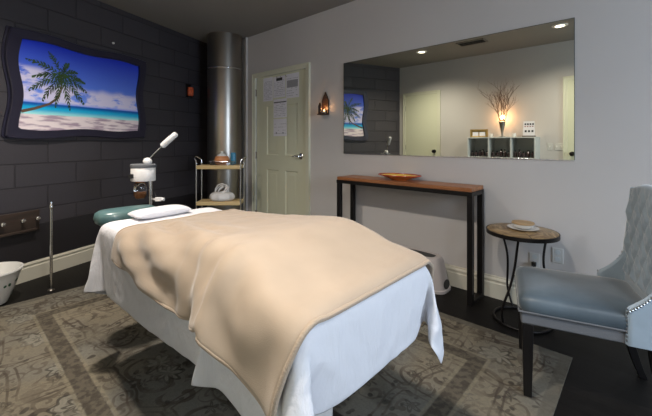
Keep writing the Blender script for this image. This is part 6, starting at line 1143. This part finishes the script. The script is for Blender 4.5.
t = thing('white_appliance', 'white lobed electric warmer with coiled tube on the lower trolley shelf', 'appliance', on_trolley(.02, -.005, .481), math.radians(44))
b = MB(); v = []; f = []
sec = [(.115, 0), (.142, .012), (.150, .04), (.142, .07), (.118, .092), (.08, .10), (.04, .102)]
for r_, z in sec:
    for i in range(64): a = 2*PI*i/64; w_ = 1+.055*math.cos(8*a)*min(1, z/.03)*(r_ > .05); v.append((r_*w_*math.cos(a), r_*w_*.8*math.sin(a), z))
for k in range(len(sec)-1):
    for i in range(64): j = (i+1) % 64; f.append((k*64+i, k*64+j, (k+1)*64+j, (k+1)*64+i))
f += [tuple(range(63, -1, -1)), tuple((len(sec)-1)*64+i for i in range(64))]
b.add(v, f); b.build('warmer_body', M['white'], t, angle=60)
P = []
for i in range(90):
    a = i/89*2*PI*3; P.append((.062*math.cos(a)+.02*math.sin(a*.33), .05*math.sin(a), .128+.05*math.sin(a*1.0+.6)+.012*math.sin(a*.5)))
MB().tube(P, .0065, 8).build('coiled_tube', M['white'], t)
MB().tube([(-.09, 0, .085), (-.085, .01, .14), (-.05, .01, .19), (0, 0, .205), (.05, 0, .185), (.075, 0, .13), (.08, 0, .09)], .006, 8).build('handle', M['white'], t)

# ------------------------------------------------------------------ facial steamer
sx0, sy0 = -2.985, -1.79
t = thing('facial_steamer', 'white facial steamer on a chrome post with angled nozzle arm', 'steamer', (sx0, sy0, .0075), math.radians(42.5))
b = MB(); b.lathe([(.092, .88), (.094, .885), (.094, .985), (.090, .990)], 48, sq=(1, .8)); b.build('housing', M['white'], t)
MB().lathe([(.097, .988), (.099, .992), (.098, 1.010), (.090, 1.016), (.001, 1.017)], 48, sq=(1, .8)).build('top_cover', M['rail'], t)
MB().box(-.075, -.042, -.082, -.058, .905, .94).build('switch', M['black'], t, bevel=.003)
MB().lathe([(.028, .875), (.042, .86), (.048, .82), (.046, .76), (.030, .735), (.001, .733)], 32, (-.025, 0, 0), cap=True).build('water_jar', M['glass'], t)
MB().lathe([(.034, .862), (.036, .866), (.036, .880), (.030, .880)], 32, (-.025, 0, 0)).build('jar_collar', M['copper'], t)
MB().lathe([(.001, .742), (.026, .742), (.043, .765), (.045, .795), (.001, .796)], 28, (-.025, 0, 0)).build('heating_element', M['copper'], t)
MB().lathe([(.013, .10), (.013, .885)], 20, (.048, .02, 0)).build('post', M['chrome'], t)
MB().ball((.035, 0, 1.035), .032, 20, (1.1, 1, 1.0)).build('dome', M['white'], t)
MB().tube([(.045, 0, 1.05), (.09, 0, 1.10), (.16, 0, 1.165)], .0065, 10).build('arm', M['chrome'], t)
b = MB(); b.tube([(.150, 0, 1.155), (.157, 0, 1.162), (.215, 0, 1.215), (.262, 0, 1.255), (.268, 0, 1.260)], [.014, .024, .024, .022, .015], 20); b.build('nozzle', M['white'], t)
b = MB(); b.tube([(.075, .02, .80), (.10, 0, .76), (.115, 0, .72), (.11, 0, .66)], .003, 8); b.build('cable', M['black'], t)
b = MB(); b.box(.10, .150, -.015, .015, .715, .745).box(.085, .10, -.01, .01, .724, .736).lathe([(.014, 0), (.014, .02)], 16, M4=tr(.150, 0, .73) @ rot('Y', 90)).tube([(.05, .02, .73), (.10, 0, .73)], .006); b.build('height_clamp', M['white'], t, bevel=.003)
for k in range(5):
    a = 2*PI*k/5; bx_, by_ = .048, .02
    MB().tube([(bx_, by_, .10), (bx_+.12*math.cos(a), by_+.12*math.sin(a), .08), (bx_+.23*math.cos(a), by_+.23*math.sin(a), .062)], [.016, .013, .010], 10).build('foot_arm', M['white'], t)
    MB().ball((bx_+.23*math.cos(a), by_+.23*math.sin(a), .026), .025, 14, (.8, .8, 1)).build('caster', M['black'], t)

# ------------------------------------------------------------------ chrome pole, board with knobs and foot basin at far left
t = thing('chrome_pole', 'slim upright chrome pole standing on the floor by the black wall', 'pole', (-3.545, -2.29, 0))
MB().lathe([(.010, .006), (.010, .660)], 16).build('shaft', M['chrome'], t)
MB().lathe([(.024, 0), (.024, .004), (.014, .012), (.010, .014)], 24).build('foot', M['brushed'], t)
MB().lathe([(.010, .655), (.014, .660), (.014, .685), (.008, .695), (.006, .712), (.001, .716)], 16).build('finial', M['chrome'], t)
t = thing('knob_rack', 'low dark brown board with round metal knobs on the black wall', 'rack', LW(2.84, .012, .43), LR)
MB().box(-.34, .34, -.02, 0, 0, .175).build('board', M['board'], t, bevel=.004)
MB().box(-.34, .30, -.05, -.02, .0, .022).build('ledge', M['board'], t, bevel=.004)
for x in (-.25, -.08, .06, .20, .31):
    b = MB(); b.lathe([(.007, 0), (.007, .022), (.016, .03), (.018, .038), (.012, .045), (.001, .046)], 20, M4=tr(x, -.02, .105) @ rot('X', 90)); b.build('knob', M['chrome'], t)
t = thing('foot_basin', 'white foot basin with green leaf decoration on floor at the left edge', 'basin', (-3.575, -2.655, 0))
MB().lathe([(.095, 0), (.108, .004), (.128, .05), (.155, .12), (.178, .19), (.190, .230), (.200, .240), (.200, .250), (.186, .250), (.176, .230), (.155, .16), (.130, .08), (.10, .03), (.001, .028)], 64).build('bowl', M['whitec'], t)
b = MB(); random.seed(11)
for k in range(26):
    a = 2*PI*k/26+random.uniform(-.05, .05); z = random.uniform(.06, .17); r_ = .130+(z-.05)*.365+.0035; L = random.uniform(.022, .04); ti = random.uniform(-1, 1)
    v = []
    for i in range(9):
        q_ = i/8; w_ = .011*math.sin(PI*q_); c_ = (q_-.5)*L
        for sg in (-1, 1):
            uu = c_*math.cos(ti)-sg*w_*math.sin(ti); zz = z+c_*math.sin(ti)+sg*w_*math.cos(ti); rr = .129+(zz-.05)*.365+.0028
            v.append((rr*math.cos(a+uu/r_), rr*math.sin(a+uu/r_), zz))
    b.add(v, [(2*i, 2*i+1, 2*i+3, 2*i+2) for i in range(8)])
b.build('leaf_decoration', M['leafprint'], t)

# ------------------------------------------------------------------ cube shelf and its contents (seen in the mirror)
SX0, SX1, SYB, SYF, SH = -2.155, -1.175, YN+.003, -2.95, 1.278
t = thing('cube_shelf', 'white cube shelf against the wall behind, seen in the mirror', 'shelf', ((SX0+SX1)/2, (SYB+SYF)/2, 0), PI)
w2 = (SX1-SX0)/2; d2 = (SYF-SYB)/2; th = .018; NR = 4; ph = (SH-th)/NR
b = MB(); b.box(-w2, w2, d2-.006, d2, 0, SH).build('back_panel', M['shelfwhite'], t, smooth=False)
for i in range(4):
    x = -w2+th/2+(2*w2-th)*i/3; MB().box(x-th/2, x+th/2, -d2, d2-.006, 0, SH-th).build('upright', M['shelfwhite'], t, bevel=.001)
for k in range(5):
    z = k*ph; MB().box(-w2 if k == 4 else -w2+th, w2 if k == 4 else w2-th, -d2+.001*(k < 4), d2-.006, z, z+th).build('shelf_board', M['shelfwhite'], t, bevel=.001)
first = None; cell = (2*w2-th)/3
kinds = ['short dark bottle', 'slim dark bottle']
lab = {0: 'in the left cube of the shelf', 1: 'in the middle cube of the shelf', 2: 'in the right cube of the shelf'}
random.seed(4)
protos = []
def bottle(h, r_):
    t = thing('bottle', '', 'bottle', (0, 0, 0))
    MB().lathe([(r_*.9, 0), (r_, .004), (r_, h*.6), (r_*.85, h*.68), (r_*.4, h*.76), (r_*.4, h*.80)], 20).build('glass_body', M['jar'], t)
    MB().lathe([(r_*.5, h*.78), (r_*.52, h*.79), (r_*.52, h), (.001, h)], 16).build('cap', M['black'], t)
    return t
for c_ in range(3):
    for j in range(5):
        for rw in range(1):
            xw = SX0+th+.035+c_*cell+j*(cell-.085)/4; y = -3.03+random.uniform(-.02, .02)
            h = .09+random.uniform(0, .04)
            if first is None: first = bottle(.16, .024); o = first
            else: o = copy_tree(first)
            o.location = (xw, y, SH-th-ph+th+.0); o.scale = (1, 1, h/.16)
            o['label'] = 'dark bottle standing %s reflected in the mirror' % lab[c_]; o['group'] = 'bottles %s' % lab[c_]
YS = -3.10
t = thing('gold_card_box', 'gold framed box of white cards at one end of the cube shelf', 'card holder', (-2.02, YS, SH), PI)
b = MB(); b.box(-.135, .135, -.02, .02, 0, .018).box(-.135, .135, -.02, .02, .112, .128).box(-.135, -.118, -.02, .02, 0, .128).box(.118, .135, -.02, .02, 0, .128); b.build('frame', M['gold'], t, bevel=.003)
MB().box(-.118, .118, .0, .016, .018, .112).build('backing', M['gold'], t)
for x in (-.055, .055): MB().box(x-.045, x+.045, -.006, -.001, .02, .085).build('card', M['paper'], t)
t = thing('twig_vase_lamp', 'fluted dark vase lamp with glowing bare twigs on the cube shelf', 'lamp', (-1.665, YS, SH))
MB().lathe([(.045, 0), (.045, .008), (.012, .014), (.012, .05), (.022, .10), (.036, .17), (.050, .245), (.047, .245), (.030, .17), (.001, .12)], 32).build('vase', M['brushed'], t)
MB().lathe([(.001, .236), (.040, .236), (.042, .243), (.02, .252), (.001, .254)], 24).build('glow_bulb', M['vaselamp'], t)
random.seed(21); b = MB()
def branch(p, d_, L, r_, dep):
    pts = [p]; dd = d_.normalized()
    for i in range(6):
        dd = (dd+Vector((random.uniform(-.16, .16), random.uniform(-.10, .10), random.uniform(-.02, .14)))).normalized(); pts.append(pts[-1]+dd*L/6)
        if dep and i in (1, 2, 3, 4):
            sd = random.choice((-1, 1)); branch(pts[-1], (dd+Vector((sd*random.uniform(.4, .8), random.uniform(-.3, .3), .1))), L*random.uniform(.3, .55), r_*.6, dep-1)
    b.tube(pts, [r_*(1-.75*i/6) for i in range(7)], 5)
for k in range(13):
    a = -1+2*k/12; branch(Vector((a*.03, random.uniform(-.02, .02), .235)), Vector((a*.38, random.uniform(-.15, .15), 1)), random.uniform(.40, .62)*(1-.18*abs(a)), .0042, 2)
b.build('twigs', M['twig'], t)
point('vase_glow', (-1.665, YS-.02, SH+.31), GLOW, (1, .50, .22), .03)
t = thing('card_easel', 'little stand of printed cards leaning at the right end of the cube shelf', 'card stand', (-1.29, YS, SH), PI)
MB().box(-.085, .085, -.035, .035, 0, .018).build('tray', M['darkwood'], t, bevel=.002)
MB().box(-.078, .078, -.012, -.006, .018, .125).build('lower_cards', M['paper'], t)
MB().box(-.070, .078, .012, .018, .018, .235).build('upper_cards', M['paper'], t)
b = MB()
for k in range(4): b.box(-.062+k*.034, -.040+k*.034, .0095, .012, .18, .205)
for k in range(3): b.box(-.062+k*.045, -.035+k*.045, -.0145, -.012, .07, .10)
b.build('print_marks', M['ink'], t, smooth=False)
b = MB(); [b.box(-.056+k*.034, -.040+k*.034, .0090, .0117, .150, .165) for k in range(4)]; b.build('red_print', M['redcap'], t, smooth=False)
for x, l in ((-1.82, 'tiny white cup on the cube shelf next to the gold box'), (-1.49, 'tiny white cup on the cube shelf between vase and card stand')):
    tag(MB().lathe([(.018, 0), (.024, .004), (.028, .055), (.025, .055), (.02, .008), (.001, .006)], 24).build('small_cup', M['whitec'], loc=(x, YS+.02, SH)), l, 'cup', 'small white cups on the cube shelf')

# ------------------------------------------------------------------ pieces of parts go one level deeper
NEST = {'button': 'backrest', 'nailhead_trim': 'backrest', 'piping': 'seat', 'heading': 'sheet', 'text_lines': 'sheet', 'grey_block': 'sheet', 'seal': 'sheet',
        'jar_collar': 'water_jar', 'heating_element': 'water_jar', 'switch': 'housing', 'flame': 'candle', 'cap': 'glass_body', 'glow_bulb': 'vase',
        'print_marks': 'upper_cards', 'red_print': 'upper_cards', 'cord': 'plug', 'red_rim': 'outer_bowl', 'yellow_lining': 'outer_bowl', 'grip_recess': 'stool_body', 'coiled_tube': 'warmer_body'}
base = lambda o: o.name.split('.')[0]
for root in [o for o in C.objects if o.parent is None and o.type == 'EMPTY']:
    kids = list(root.children)
    for ch in kids:
        if base(ch) in NEST:
            for q in kids:
                if base(q) == NEST[base(ch)]: ch.parent = q; break

# ------------------------------------------------------------------ daylight, world, camera
w = bpy.data.worlds.new('World'); bpy.context.scene.world = w; w.use_nodes = True
bg = w.node_tree.nodes['Background']; bg.inputs['Color'].default_value = (.55, .72, 1, 1); bg.inputs['Strength'].default_value = 1.0
l = bpy.data.lights.new('window_daylight', 'AREA'); l.shape = 'RECTANGLE'; l.size = 1.4; l.size_y = 1.2; l.energy = DAY; l.color = (.70, .83, 1)
o = bpy.data.objects.new('window_daylight', l); C.objects.link(o); o.location = (XE+.10, (WY0+WY1)/2, (WZ0+WZ1)/2); o.rotation_euler = (0, math.radians(90), 0)
cam = bpy.data.cameras.new('camera'); co = bpy.data.objects.new('camera', cam); C.objects.link(co)
cam.sensor_width = 36; cam.lens = 36*348/652; cam.shift_y = -66/652; cam.clip_start = .02
co.location = (0, -2.8643, 1.2); co.rotation_euler = (PI/2, 0, math.radians(42.5))
S = bpy.context.scene; S.camera = co
S.view_settings.view_transform = 'Standard'; S.view_settings.look = 'None'; S.view_settings.gamma = 1; S.view_settings.use_curve_mapping = False; S.view_settings.exposure = EXPO
S.cycles.max_bounces = 10; S.cycles.diffuse_bounces = 5
